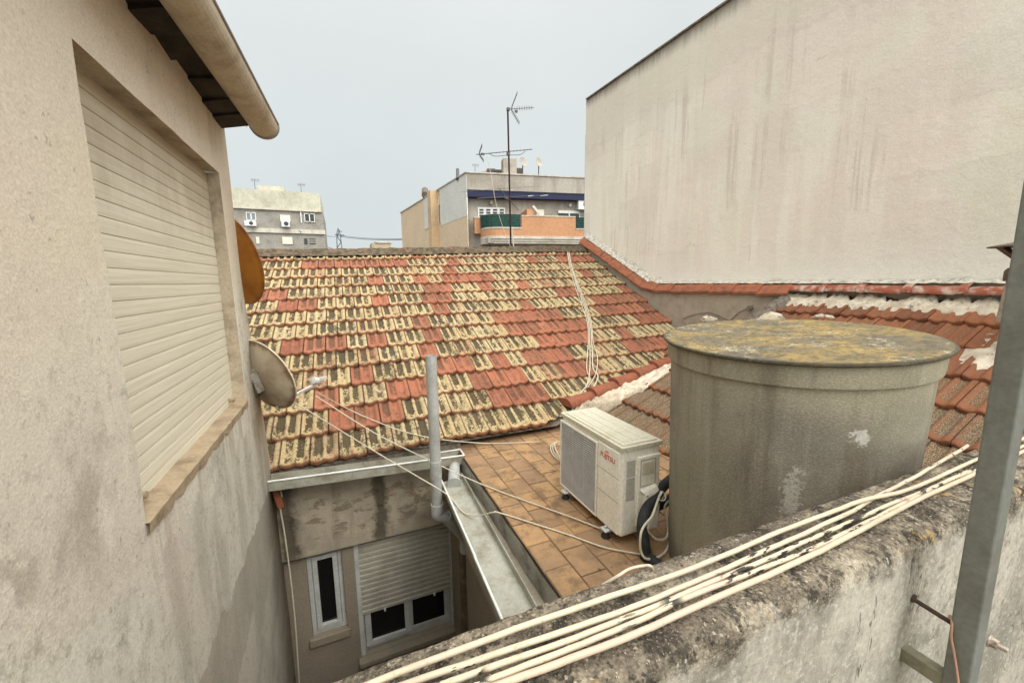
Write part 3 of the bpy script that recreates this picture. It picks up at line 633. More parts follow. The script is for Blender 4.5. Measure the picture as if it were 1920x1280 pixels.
# eaves: row of dark tile undersides corbelled out of the wall, above the gutter
ev = MB(); y = -1.5
while y < 3.5:
    L = rnd(0.20, 0.26); e = min(y + L, 3.52); z = 1.10 + rnd(-0.02, 0.025)
    ev.add([(XW - .02, y, z - .03 + rnd(-.02, .02)), (XW - .02, e, z - .03 + rnd(-.01, .01)), (XW - .02, e, z + .09), (XW - .02, y, z + .09),
            (-0.47, y, z + .02), (-0.47, e, z + .02 + rnd(-.01, .01)), (-0.47, e, z + .09), (-0.47, y, z + .09)],
           [(0, 1, 5, 4), (4, 5, 6, 7), (1, 2, 6, 5), (0, 4, 7, 3), (3, 7, 6, 2)])
    y = e + (0.0 if e < 3.5 else 1)
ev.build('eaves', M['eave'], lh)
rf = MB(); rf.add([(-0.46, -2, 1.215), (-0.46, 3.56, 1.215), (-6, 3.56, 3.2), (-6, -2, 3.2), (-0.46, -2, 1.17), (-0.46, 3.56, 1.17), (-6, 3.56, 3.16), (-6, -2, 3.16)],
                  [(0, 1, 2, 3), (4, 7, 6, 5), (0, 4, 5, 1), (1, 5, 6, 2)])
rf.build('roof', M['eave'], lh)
GX, GZ, GR = -0.432, 1.115, 0.088
gx = lambda y: GX - .032 * (3.45 - y)
gz = lambda y: GZ - .018 * (3.45 - y)
def gut_sec(y, r0, a0=180, a1=368, n=16): return [(gx(y) + r0 * math.cos(RAD(a0 + (a1 - a0) * k / n)), y, gz(y) + r0 * math.sin(RAD(a0 + (a1 - a0) * k / n))) for k in range(n + 1)]
gt = MB(); yy = [-2 + k * 0.25 for k in range(22)] + [3.44]
secs = [gut_sec(y, GR) for y in yy]; ins = [gut_sec(y, GR - .004) for y in yy]
for S0, fl in ((secs, False), (ins, True)):
    for i in range(len(yy) - 1):
        for k in range(16):
            q = [S0[i][k], S0[i][k + 1], S0[i + 1][k + 1], S0[i + 1][k]]; gt.quad(*(q if not fl else q[::-1]))
gut = gt.build('gutter', M['gutter'], lh, smooth=True)
lp = MB(); lp.tube([(gx(-2) + GR * .985, -2, gz(-2) + 0.012), (GX + GR * .985, 3.45, GZ + 0.012)], 0.0095, 10); sub(lp, 'gutter_lip', M['gutter_lip'], gut, smooth=True)
ec = MB(); a = gut_sec(3.437, GR + .006); b = gut_sec(3.475, GR + .006)
for k in range(16): ec.quad(a[k], a[k + 1], b[k + 1], b[k])
ec.add(b, [tuple(range(17))]); ec.add(a, [tuple(range(16, -1, -1))]); sub(ec, 'end_cap', M['gutter_lip'], gut, smooth=True)
bk = MB(); bk.beam((GX - GR, 3.44, GZ + .005), (GX - GR - .05, 3.44, GZ + 0.03), .012, .008); bk.beam((GX - GR - .02, 3.44, GZ + .02), (GX - GR - .015, 3.44, GZ - .03), .008, .006); sub(bk, 'bracket', M['gutter_lip'], gut)
# white cable clipped down the corner of the house
pts = [ony(*p, 3.85) + Vector((0.03, -0.04, 0)) for p in ((512, 905), (522, 925), (519, 945), (528, 1000), (540, 1090), (549, 1180), (556, 1280))] 
pts.append(pts[-1] + Vector((0.0, 0.02, -1.0)))
tag(MB().tube(smooth_path(pts), 0.007, 8).build('cable', M['white_cable'], smooth=True, origin=pts[-1]), 'thin white cable hanging down the plastered house corner into the courtyard', 'cable')
bx = MB(); bx.beam(ony(514, 912, 3.80), ony(528, 950, 3.80), 0.05, 0.05)
bx.build('broken_tile_end', M['coping_tile'], lh, bevel=0.006)

# ------------------------------------------------------------------ satellite dishes on the corner of the house
def dish(name, c, nrm, R, mat, label, arm=True):
    t = thing(name, c, label, 'satellite dish'); nrm = Vector(nrm).normalized()
    q = nrm.to_track_quat('Z', 'Y'); n = 40
    me = MB(); prof = [(0.001, -0.075), (R * .35, -0.066), (R * .6, -0.048), (R * .8, -0.027), (R * .94, -0.006), (R, 0.004), (R * 1.012, 0.002), (R * 1.012, -0.008), (R * .94, -0.012), (R * .8, -0.033), (R * .6, -0.054), (R * .35, -0.072), (0.001, -0.081)]
    me.lathe(prof, (0, 0, 0), n); o = me.build('reflector', mat, None, smooth=True); o.parent = t; o.rotation_mode = 'QUATERNION'; o.rotation_quaternion = q
    rm = MB(); rm.tube([(R * 1.01 * math.cos(2 * math.pi * k / 48), R * 1.01 * math.sin(2 * math.pi * k / 48), -0.002) for k in range(49)], 0.006, 8); o2 = rm.build('rim', M['dish_rim'] if arm else mat, None, smooth=True)
    o2.parent = t; o2.rotation_mode = 'QUATERNION'; o2.rotation_quaternion = q
    up = q @ Vector((0, 1, 0)); rt = q @ Vector((1, 0, 0)); C = Vector(c)
    b = MB(); b.beam(C - nrm * .08, C - nrm * .14, .11, .16, up); b.beam(C - nrm * .10 - up * .04, Vector((-0.70, C.y + .02, C.z - .02)), .04, .04)
    b.beam(C - nrm * .09 + up * .09 - rt * .02, C - nrm * .10 + up * .08 + rt * .10, .05, .012, up)
    b.build('bracket', M['bracket'], t, bevel=.003)
    return t, C, nrm, up, rt
dn = Vector((0.66, 0.66, 0.30))
c2 = ony(497, 703, 3.62)
t, C, nrm, up, rt = dish('satellite_dish', c2, dn, 0.305, M['dish_cream'], 'cream satellite dish with rusty rim, lower of the two on the house corner')
lo = C - up * 0.29
lp_ = ony(594, 714, 3.95)
a = MB(); a.tube([lo - nrm * .03, lo + (lp_ - lo) * 0.55, lp_ + Vector((-.02, 0, -.03))], .011, 8); a.tube([lo - up * .01 + rt * .05, lp_ + Vector((-.01, .02, -.05))], .005, 6)
arm = a.build('feed_arm', M['lnb'], t, smooth=True)
l = MB(); ax = (C - lp_).normalized(); l.tube([lp_, lp_ + ax * .045, lp_ + ax * .05], [.034, .034, .02], 16); l.tube([lp_ - ax * .04, lp_ + ax * .0], .022, 12); l.beam(lp_ + Vector((.0, 0, .015)), lp_ + Vector((.085, 0.02, .02)), .03, .025)
sub(l, 'feed_head', M['lnb'], arm, smooth=True)
c1 = ony(437, 487, 4.02)
dish('satellite_dish', c1, Vector((0.74, 0.60, 0.24)), 0.375, M['dish_orange'], 'rust orange satellite dish, upper of the two on the house corner', False)

# ------------------------------------------------------------------ roof tile generator
def roof_tiles(name, pos, rows, s_of_row, kind_of, TW, TL, parent, mat, cut=None, mirror=False):
    """pos(s, t, h): metres along the course, metres up the slope, height off the slope."""
    NU = 24
    vloc = [(0.0, -0.034), (-0.004, 0.002), (0.003, 0.011), (0.018, 0.0145), (0.045, 0.015), (0.075, 0.015), (0.20, 0.0135), (TL + .05, 0.006)]
    V, Fc, UV, KD = [], [], [], []
    def st(x, a_, b_):
        t_ = max(0.0, min(1.0, (x - a_) / (b_ - a_))); return t_ * t_ * (3 - 2 * t_)
    def h(u, v):      # two flutes between three ribs; the flutes run out above the lip
        fl = st(u, .09, .17) * st(u, .45, .37) if u < .5 else st(u, .53, .60) * st(u, .84, .77)
        return 0.018 * (1 - fl * (.55 + .45 * st(v, .06 * TL, .16 * TL))) + (0.005 if u > 0.86 else 0)
    for rI in range(rows):
        s0, s1 = s_of_row(rI); n = int((s1 - s0) / TW); off = (rI % 2) * 0.5 * TW + rnd(-.02, .02)
        for c in range(n + 1):
            sa = s0 + off + c * TW; kd = kind_of(rI, sa + TW / 2)
            dt, dh, rot, tl = rnd(-.009, .009), rnd(0, .006), rnd(-.012, .012), rnd(-.003, .003)
            k3 = (kd, random.random(), random.random()); o = len(V)
            for (v, hv) in vloc:
                for i in range(NU + 1):
                    u = i / NU; uu = 0.012 + u * 0.976
                    fl = h(u, v); lip = 0.0
                    if v < 0.012: lip = 0.0055 * (1 - math.cos(4 * math.pi * u)) - 0.0055
                    hh = hv + (fl if hv > 0 else fl * .9) + 0.028 * (1 - v / TL) + dh + tl * (u - .5) * 4
                    V.append(pos(sa + uu * TW, rI * TL + v + dt + rot * (u - .5) - lip * (1 if v < 0.02 else 0), hh))
            w = NU + 1
            for j in range(len(vloc) - 1):
                for i in range(NU):
                    Fc.append((o + j * w + i, o + j * w + i + 1, o + (j + 1) * w + i + 1, o + (j + 1) * w + i))
                    UV.append([(i / NU, vloc[j][0] / TL), ((i + 1) / NU, vloc[j][0] / TL), ((i + 1) / NU, vloc[j + 1][0] / TL), (i / NU, vloc[j + 1][0] / TL)]); KD.append(k3)
            # side cheeks and underside of the lip so the joints read dark
            for i0 in (0, NU):
                q = []
                for j in range(1, len(vloc)): q.append(o + j * w + i0)
                base = len(V)
                for j in range(1, len(vloc)):
                    u = 0.012 + (i0 / NU) * 0.976
                    V.append(pos(sa + u * TW, rI * TL + vloc[j][0] + dt, -0.01))
                for j in range(len(q) - 1):
                    f = (q[j], q[j + 1], base + j + 1, base + j)
                    Fc.append(f if i0 == 0 else f[::-1]); UV.append([(0.5, .5)] * 4); KD.append(k3)
    me = bpy.data.meshes.new(name); L = parent.location
    me.from_pydata([tuple(Vector(p) - L) for p in V], [], Fc)
    uvl = me.uv_layers.new(name='UVMap'); ca = me.color_attributes.new('kind', 'FLOAT_COLOR', 'CORNER')
    uvl = me.uv_layers['UVMap']; ca = me.color_attributes['kind']; i = 0
    for fi, f in enumerate(me.polygons):
        f.use_smooth = True
        for k in range(f.loop_total):
            uvl.data[i].uv = UV[fi][k]; ca.data[i].color = (*KD[fi], 1); i += 1
    if cut:
        b = bmesh.new(); b.from_mesh(me)
        for (co, no) in cut:
            bmesh.ops.bisect_plane(b, geom=b.verts[:] + b.edges[:] + b.faces[:], plane_co=Vector(co) - L, plane_no=Vector(no), clear_outer=True)
        b.to_mesh(me); b.free()
    me.set_sharp_from_angle(angle=RAD(50)); me.materials.append(mat)
    o = bpy.data.objects.new(name, me); COL.objects.link(o); o.parent = parent; return o

# ------------------------------------------------------------------ the tiled house across the courtyard
th = thing('tiled_roof_house', (2.0, 6, ZG), 'low house with yellow lichened clay tile roof above the courtyard', 'house')
def eave_p(x): return Vector((x, 3.83, -1.605))
def ridge_p(x): return Vector((x, 7.97 + .061 * x, .53 + .0366 * x))
LS = 4.83; TL1 = LS / 14
def roof_pos(s, t, h):
    e, r_ = eave_p(s), ridge_p(s); d = (r_ - e); nrm = Vector((0, -d.z, d.y)).normalized()
    sg = 0.018 * fr((s, t, 0), 0.45, 2)
    return e + d * (t / LS) + nrm * (h + sg)
REDS = {1: [(490, 520), (1000, 1022), (1037, 1068), (758, 788)], 2: [(556, 755), (830, 853), (985, 1003), (1044, 1110)], 3: [(822, 850)],
        4: [(678, 708), (762, 792), (834, 922), (1086, 1110)], 5: [(470, 526), (790, 838), (892, 918), (975, 1000)],
        6: [(533, 602), (697, 728), (786, 836), (1040, 1072), (1150, 1200)], 7: [(805, 838), (968, 1003), (1116, 1228)],
        8: [(771, 803), (917, 1037), (1113, 1290)], 9: [(510, 658), (693, 728), (794, 832), (944, 1104), (1180, 1290)],
        10: [(788, 830), (1016, 1108), (1143, 1172)], 11: [(659, 703), (822, 888), (920, 963), (989, 1070), (1175, 1260)],
        12: [(589, 640), (726, 815), (882, 967), (1057, 1110)], 13: [(610, 762), (920, 1012)], 14: []}
def kind_main(rI, s):
    p = proj(roof_pos(s, (rI + .5) * TL1, 0)); R = 14 - rI
    red = any(a <= p[0] <= b for a, b in REDS[R])
    if p[0] > 1262: red = True
    return rnd(0.0, 0.25) if red else (rnd(0.72, 1.0) if random.random() > 0.14 else rnd(0.42, 0.6))
VA, VB = Vector((2.2, 3.90, 0)), Vector((4.33, 4.50, 0))     # line of hip tiles where the tiled roof ends on the right
vd = (VB - VA).normalized(); vn = Vector((vd.y, -vd.x, 0))
roof_tiles('roof_tiles', roof_pos, 14, lambda r: (-2.3, 5.15), kind_main, 0.243, TL1, th, M['tiles'], cut=[((2.2, 3.86, 0), vn), ((5.36, 0, 0), (1, 0, 0))])
ub = MB(); ub.grid(lambda a, b: roof_pos(-2.4 + a * 7.9, b * LS, -0.03), 8, 8); ud = ub.build('roof_deck', M['rough_cement'], th)
_b = bmesh.new(); _b.from_mesh(ud.data); bmesh.ops.bisect_plane(_b, geom=_b.verts[:] + _b.edges[:] + _b.faces[:], plane_co=Vector((2.2, 3.86, 0)) - th.location, plane_no=vn, clear_outer=True); _b.to_mesh(ud.data); _b.free()
# far slope and gable so that the ridge is a real ridge
bsl = MB(); bsl.quad(ridge_p(5.6) + Vector((0, .02, 0)), ridge_p(-2.4) + Vector((0, .02, 0)), Vector((-2.4, 12, -1.5)), Vector((5.6, 12, -1.5))); bsl.build('rear_slope', M['ridge'], th)
rd = MB(); n = 0; x = -2.4
while x < 5.35:
    L = rnd(.40, .46); e = min(x + L, 5.4); zo = rnd(-.008, .008)
    secs = []
    for (xx, rr) in ((x, .104), (x + .01, .122), (x + .06, .122), (x + .07, .100), (e, .092)):
        c = ridge_p(xx) + Vector((0, 0, -.015 + zo)); secs.append([c + Vector((0, rr * math.cos(RAD(-15 + 210 * k / 12)), rr * 0.82 * math.sin(RAD(-15 + 210 * k / 12)))) for k in range(13)])
    for i in range(4):
        for k in range(12): rd.quad(secs[i][k], secs[i + 1][k], secs[i + 1][k + 1], secs[i][k + 1])
    x = e
rd.build('ridge_tiles', M['ridge'], th, smooth=True)
mb = MB(); mb.grid(lambda a, b: roof_pos(-2.4 + a * 7.8, LS - 0.24 + b * 0.24 + 0.02 * fr((a * 40, b, 0), 1), 0.072 + 0.035 * b + 0.016 * fr((a * 60, b * 3, 5), 1)), 160, 5); mb.build('ridge_mortar', M['ridge'], th, smooth=True)
# red collars standing up at the ridge joints
# courtyard wall
cw = MB()
cw.box(-0.72, 1.02, 3.90, 4.15, -2.525, -1.62)                       # upper band, proud of the wall below
WL = [(-0.50, -0.185, -3.44, -2.56), (-0.075, 0.925, -3.83, -2.56)]  # window openings x0, x1, z0, z1
def wall_with_holes(mb, x0, x1, z0, z1, y0, y1, holes):
    xs = sorted({x0, x1, *[h[0] for h in holes], *[h[1] for h in holes]}); zz = sorted({z0, z1, *[h[2] for h in holes], *[h[3] for h in holes]})
    for i in range(len(xs) - 1):
        for j in range(len(zz) - 1):
            cx, cz = (xs[i] + xs[i + 1]) / 2, (zz[j] + zz[j + 1]) / 2
            if any(h[0] < cx < h[1] and h[2] < cz < h[3] for h in holes): continue
            mb.quad((xs[i], y0, zz[j]), (xs[i + 1], y0, zz[j]), (xs[i + 1], y0, zz[j + 1]), (xs[i], y0, zz[j + 1]))
    for (a, b, c, d) in holes:
        mb.quad((a, y0, c), (a, y0, d), (a, y1, d), (a, y1, c)); mb.quad((b, y0, d), (b, y0, c), (b, y1, c), (b, y1, d))
        mb.quad((a, y0, d), (b, y0, d), (b, y1, d), (a, y1, d)); mb.quad((b, y0, c), (a, y0, c), (a, y1, c), (b, y1, c))
wall_with_holes(cw, -0.72, 1.02, -5.1, -2.525, 3.965, 4.12, WL)
cw.box(1.02, 5.3, 4.4, 4.6, ZG, -1.65); cw.box(-2.4, -0.72, 3.98, 4.2, ZG, -1.65)
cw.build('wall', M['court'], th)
def part(name, parent, loc):
    o = bpy.data.objects.new(name, None); COL.objects.link(o); o.parent = parent; o.location = Vector(loc) - parent.location; o.empty_display_size = .1; return o
def frame_mb(x0, x1, z0, z1, y0, y1, t):
    f = MB(); f.box(x0, x1, y0, y1, z0, z0 + t); f.box(x0, x1, y0, y1, z1 - t, z1); f.box(x0, x0 + t, y0, y1, z0 + t, z1 - t); f.box(x1 - t, x1, y0, y1, z0 + t, z1 - t); return f
w1 = part('window', th, (-0.34, 4.0, -3.44))
sub(frame_mb(-0.50, -0.185, -3.44, -2.56, 4.0, 4.05, .042), 'frame', M['alu'], w1, bevel=.004)
sub(frame_mb(-0.455, -0.23, -3.395, -2.605, 3.99, 4.035, .045), 'sash', M['alu'], w1, bevel=.005)
sub(MB().box(-0.42, -0.265, 4.02, 4.03, -3.36, -2.64), 'pane', M['glass'], w1)
sub(MB().box(-0.53, -0.16, 3.935, 3.99, -3.53, -3.445), 'sill', M['court'], w1, bevel=.008)
w2 = part('window', th, (0.42, 4.0, -3.83))
sub(frame_mb(-0.075, 0.925, -3.83, -3.22, 4.03, 4.08, .05), 'frame', M['alu'], w2, bevel=.004)
for (a, b) in ((-0.02, 0.44), (0.41, 0.875)):
    sub(frame_mb(a, b, -3.78, -3.23, 4.0 if a < 0 else 4.02, 4.04 if a < 0 else 4.05, .06), 'sash', M['alu'], w2, bevel=.005)
    sub(MB().box(a + .06, b - .06, 4.025, 4.032, -3.72, -3.28), 'pane', M['glass'], w2)
s2 = MB(); N2 = 14
for k in range(N2):
    z0 = -3.37 + k * (0.81 / N2); z1 = z0 + 0.81 / N2
    s2.add([(-.035, 3.998, z0), (.885, 3.998, z0), (.885, 3.974, z0 + .001), (-.035, 3.974, z0 + .001), (.885, 3.966, z1 - .018), (-.035, 3.966, z1 - .018), (.885, 3.998, z1 - .015), (-.035, 3.998, z1 - .015), (.885, 3.998, z1), (-.035, 3.998, z1)],
           [(0, 1, 2, 3), (3, 2, 4, 5), (5, 4, 6, 7), (7, 6, 8, 9)])
sub(s2, 'shutter', M['court_shutter'], w2)
for (a, b) in ((-.075, -.035), (.885, .925)): sub(MB().box(a, b, 3.97, 4.03, -3.83, -2.56), 'guide_rail', M['alu'], w2)
sub(MB().box(-.10, .95, 3.88, 4.0, -3.89, -3.835), 'sill', M['court'], w2, bevel=.006)
for k in (0.18, 0.70): sub(MB().beam((k, 3.965, -3.38), (k, 3.965, -3.355), .03, .02), 'stopper', M['alu'], w2)
# eave gutter: open box section with a white lip and an outlet
eg = MB(); G0, G1 = -0.70, 0.995; gy0, gy1 = 3.665, 3.80
def trough(mb, p0, p1, side, w, d, t=.006):
    p0, p1, side = Vector(p0), Vector(p1), Vector(side).normalized(); U = Vector((0, 0, 1))
    prof = [(0, d), (0, 0), (w, 0), (w, d), (w - t, d), (w - t, t), (t, t), (t, d)]
    A = [p0 + side * a + U * b for a, b in prof]; B = [p1 + side * a + U * b for a, b in prof]; n = len(prof)
    mb.add(A + B, [(i, (i + 1) % n, n + (i + 1) % n, n + i) for i in range(n)] + [(0, 1, 6, 7), (1, 2, 5, 6), (2, 3, 4, 5), (n + 7, n + 6, n + 1, n), (n + 6, n + 5, n + 2, n + 1), (n + 5, n + 4, n + 3, n + 2)])
trough(eg, (G0, gy0, -1.705), (G1, gy0 - 0.03, -1.775), (0, 1, 0), .16, .085)
eg.box(G1 - .004, G1 + .004, gy0 - .03, gy0 + .13, -1.775, -1.69)
eg_o = eg.build('eave_gutter', M['zinc'], th)
lp = MB(); lp.tube([(G0, gy0, -1.617), (G1, gy0 - .03, -1.687)], .0085, 8); lp.tube([(G1, gy0 - .03, -1.687), (G1, gy0 + .13, -1.687)], .0085, 8); lp.tube([(G1 - .26, gy0 + .13, -1.683), (G1, gy0 + .13, -1.687)], .007, 8)
sub(lp, 'gutter_lip', M['white_lip'], eg_o, smooth=True)
el_ = MB(); el_.tube(smooth_path([(0.90, 3.70, -1.75), (0.895, 3.66, -1.785), (0.87, 3.56, -1.81), (0.835, 3.44, -1.825), (.825, 3.40, -1.83)], 4), .056, 16); el_.tube([(.828, 3.41, -1.829), (.822, 3.385, -1.831)], .062, 16)
sub(el_, 'outlet', M['pvc'], eg_o, smooth=True)
fb = MB(); fb.box(-0.72, 1.02, 3.86, 3.92, -1.72, -1.64); fb.build('fascia', M['rough_cement'], th)
# brown drainpipes beside the big window
for k, (x, y_, rr) in enumerate(((0.965, 3.90, .028), (1.03, 3.86, .03))):
    d = MB(); d.tube([(x, y_, -2.45), (x, y_, -5)], rr, 12); d.build('drainpipe', M['brown_pipe'], th, smooth=True)

# ------------------------------------------------------------------ paved terrace, its trough gutter and riser
te = thing('roof_terrace', (2, 2.3, ZG), 'flat roof terrace paved with worn terracotta tiles above the courtyard', 'terrace')
V, Fc, KD = [], [], []
def paver(x0, x1, y0, y1, r1, r2):
    g_ = .0035; z = ZT + rnd(-.003, .003); tx, ty = rnd(-.006, .006), rnd(-.006, .006); o = len(V); c = (x0 + x1) / 2; d = (y0 + y1) / 2
    pts = [(x0 + g_, y0 + g_), (x1 - g_, y0 + g_), (x1 - g_, y1 - g_), (x0 + g_, y1 - g_)]
    ins = [(x0 + g_ + .006, y0 + g_ + .006), (x1 - g_ - .006, y0 + g_ + .006), (x1 - g_ - .006, y1 - g_ - .006), (x0 + g_ + .006, y1 - g_ - .006)]
    for p in ins: V.append((p[0], p[1], z + tx * (p[0] - c) + ty * (p[1] - d)))
    for p in pts: V.append((p[0], p[1], z - .003 + tx * (p[0] - c) + ty * (p[1] - d)))
    for p in pts: V.append((p[0], p[1], z - .02))
    Fc.append((o, o + 1, o + 2, o + 3)); KD.append((0, r1, r2))
    for k in range(4):
        Fc.append((o + 4 + k, o + 4 + (k + 1) % 4, o + (k + 1) % 4, o + k)); KD.append((.35, r1, r2))
        Fc.append((o + 8 + k, o + 8 + (k + 1) % 4, o + 4 + (k + 1) % 4, o + 4 + k)); KD.append((1, r1, r2))
pw, pl = 0.178, 0.245
j = 0; x = 0.985
while x < 3.4:
    y = 0.72 - rnd(0.03, .05) - (j % 2) * pl / 2
    while y < 4.05:
        paver(x, x + pw, max(y, .70), min(y + pl, 4.02), random.random(), random.random()) if y + pl > .73 else None
        y += pl
    x += pw; j += 1
o_ = len(V); V += [(0.985, .7, ZT - .006), (3.4, .7, ZT - .006), (3.4, 4.05, ZT - .006), (0.985, 4.05, ZT - .006)]; Fc.append((o_, o_ + 1, o_ + 2, o_ + 3)); KD.append((.8, .5, .5))
me = bpy.data.meshes.new('paving'); me.from_pydata([tuple(Vector(p) - te.location) for p in V], [], Fc); me.materials.append(M['pave'])
ca = me.color_attributes.new('kind', 'FLOAT_COLOR', 'CORNER'); i = 0
for fi, f in enumerate(me.polygons):
    for k in range(f.loop_total): ca.data[i].color = (*KD[fi], 1); i += 1
o = bpy.data.objects.new('paving', me); COL.objects.link(o); o.parent = te
ri = MB(); ri.grid(lambda a, b: (0.972 + 0.006 * fr((0, a * 12, b), 1), .70 + a * 3.25, ZT - .012 - b * .16), 40, 3); ri.build('riser', weathered('grey_cement_riser', (0.36, 0.34, 0.29, 1), (0.17, 0.155, 0.125, 1), 5, .9), te)
tw = MB(); tw.box(1.0, 5.4, .71, 4.3, ZG, ZT - .03); tw.build('wall', M['low_wall'], te)
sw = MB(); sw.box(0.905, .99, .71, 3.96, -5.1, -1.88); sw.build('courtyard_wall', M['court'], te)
tg = MB(); trough(tg, (0.645, .72, -1.865), (0.72, 3.52, -1.865), (1, 0, 0), .215, .06); tgo = tg.build('trough_gutter', M['zinc'], te)
lp = MB(); lp.tube([(.645, .72, -1.803), (.689, 2.35, -1.803)], .0085, 8); lp.tube([(.690, 2.32, -1.799), (.720, 3.50, -1.799)], .0085, 8); sub(lp, 'gutter_lip', M['white_lip'], tgo, smooth=True)

# ------------------------------------------------------------------ grey vent pipe with an elbow
vp = thing('vent_pipe', (0.645, 3.32, -2.5), 'upright grey plastic vent pipe in front of the tiled eave', 'pipe')
pb = ony(820, 952, 3.32); pt = ony(808, 666, 3.32); d = pt - pb
vb = MB(); vb.tube([pb + d * k / 6 for k in range(7)], .0475, 20, cap=False); vb.tube([pb + d * k / 3 for k in range(4)][::-1], .0435, 20, cap=False); vb.build('pipe', M['pvc'], vp, smooth=True)
vb = MB(); vb.lathe([(.0435, 0), (.0475, 0)], tuple(pt), 20); vb.build('pipe_rim', M['pvc'], vp)
sk = MB(); q = pb + d * .31; sk.tube([q - d * .10, q + d * .0], .0515, 20); sk.tube([q - d * .012, q + d * .015], .0535, 20); sk.build('socket', M['pvc'], vp, smooth=True)
eb = MB(); e1 = ony(868, 1000, 3.40)
eb.tube([pb + d * .03, pb - d * .02], .056, 20); eb.tube(smooth_path([pb + d * .01, pb - d * .05, pb + (e1 - pb) * .35 - d * .01, e1 + Vector((-.03, 0, .03)), e1 + Vector((.02, .02, -.07)), e1 + Vector((.02, .02, -.22))], 5), .0505, 20); eb.tube([pb + (e1 - pb) * .33, pb + (e1 - pb) * .42], .055, 20)
eb.build('elbow', M['pvc'], vp, smooth=True)
du = MB(); du.tube([e1 + Vector((.02, .02, -.2)), e1 + Vector((.02, .02, -2.2))], .06, 14); du.build('downpipe', M['brown_pipe'], vp, smooth=True)

# ------------------------------------------------------------------ air conditioner
ax0, ax1, ay0, ay1, az0, az1 = 1.53, 1.845, 1.906, 2.665, -1.64, -1.02
ac = thing('air_conditioner', ((ax0 + ax1) / 2, (ay0 + ay1) / 2, ZT), 'white outdoor air conditioner unit standing on the terracotta terrace', 'air conditioner')
b = MB(); b.box(ax0 + .006, ax1 - .006, ay0 + .006, ay1 - .006, az0, az1 - .03); b.build('body', M['ac'], ac, bevel=.018, seg=4)
b = MB(); b.box(ax0 - .004, ax1 + .004, ay0 - .004, ay1 + .004, az1 - .035, az1 - .008)
b.box(ax0 + .02, ax1 - .02, ay0 + .02, ay1 - .02, az1 - .009, az1); 
for k in range(3): b.box(ax0 + .05 + k * .075, ax0 + .10 + k * .075, ay0 + .06, ay1 - .06, az1 - .001, az1 + .0035)
tc_ = b.build('top_cover', M['ac_top'], ac, bevel=.012, seg=3)
gy0_, gy1_ = 2.175, ay1 - .018
b = MB(); b.box(ax0 + .000, ax0 + .005, gy0_, gy1_, az0 + .025, az1 - .075); gb = b.build('grille', M['ac_dark'], ac)
f = MB(); nf = 30
for k in range(nf + 1):
    z = az0 + .03 + (az1 - .08 - az0 - .03) * k / nf; f.box(ax0 - .009, ax0 + .001, gy0_, gy1_, z - .0032, z + .0032)
for k in range(4):
    y = gy0_ + (gy1_ - gy0_) * k / 3; f.box(ax0 - .003, ax0 + .001, y - .002, y + .002, az0 + .027, az1 - .077)
sub(f, 'grille_fins', M['ac_fin'], gb)
b = frame_mb(gy0_ - .014, gy1_ + .014, az0 + .012, az1 - .062, 0, 1, .016)
b.v = [(ax0 - .011 + p[1] * .013, p[0], p[2]) for p in b.v]; sub(b, 'grille_frame', M['ac'], gb, bevel=.003)
b = MB(); b.box(ax0 - .006, ax0 + .01, ay0 + .022, gy0_ - .018, az0 + .012, az1 - .05); b.build('front_panel', M['ac'], ac, bevel=.006, seg=3)
for z in (az1 - .225, az1 - .385): MB().box(ax0 - .0065, ax0 - .004, ay0 + .022, gy0_ - .018, z - .002, z + .002).build('panel_groove', M['groove'], ac)
# side: valve cover, recessed handle, rating plates
b = MB(); b.box(1.655, 1.825, ay0 - .010, ay0 + .01, az0 + .05, az1 - .09); b.build('side_cover', M['ac'], ac, bevel=.006, seg=3)
b = frame_mb(1.668, 1.790, -1.31, -1.13, ay0 - .013, ay0 - .008, .004); b.build('handle_recess', M['groove'], ac)
b = MB(); b.box(1.683, 1.775, ay0 - .016, ay0 - .008, -1.235, -1.145); b.build('handle', M['ac_top'], ac, bevel=.004, seg=2)
b = MB(); b.add([(1.665, ay0 - .011, -1.325), (1.79, ay0 - .011, -1.305), (1.815, ay0 - .011, -1.36), (1.80, ay0 - .011, -1.60), (1.70, ay0 - .011, -1.60), (1.69, ay0 - .011, -1.36),
                 (1.665, ay0 - .035, -1.335), (1.79, ay0 - .035, -1.315), (1.812, ay0 - .045, -1.36), (1.80, ay0 - .045, -1.60), (1.70, ay0 - .045, -1.60), (1.69, ay0 - .045, -1.36)],
                [(11, 10, 9, 8), (11, 8, 7, 6), (0, 6, 7, 1), (1, 7, 8, 2), (2, 8, 9, 3), (3, 9, 10, 4), (4, 10, 11, 5), (5, 11, 6, 0)]); b.build('valve_cover', M['ac'], ac, bevel=.006)
for (x, y, z) in ((1.70, ay0 - .045, -1.36), (1.78, ay0 - .003, -1.04), (1.55, ay0 - .003, -1.04)): MB().tube([(x, y, z), (x, y - .003, z)], .006, 10).build('screw', M['ink'], ac)
for (z0, z1, nl) in ((-1.235, -1.125, 6), (-1.395, -1.245, 10)):
    b = MB(); b.box(1.572, 1.638, ay0 + .0035, ay0 + .0058, z0, z1); pl_ = b.build('label_plate', M['sticker'], ac)
    b = MB()
    for k in range(nl):
        z = z1 - .010 - k * (z1 - z0 - .02) / max(nl - 1, 1); x_ = 1.577
        while x_ < 1.628: e_ = min(x_ + rnd(.006, .022), 1.634); b.box(x_, e_, ay0 + .0028, ay0 + .0036, z - .0013, z + .0013); x_ = e_ + rnd(.003, .012)
    if nl == 10:
        for k in range(5): b.box(1.576 + k * .012, 1.583 + k * .012, ay0 + .0024, ay0 + .0036, z1 - .006, z1 + .004)
    sub(b, 'print', M['ink'], pl_)
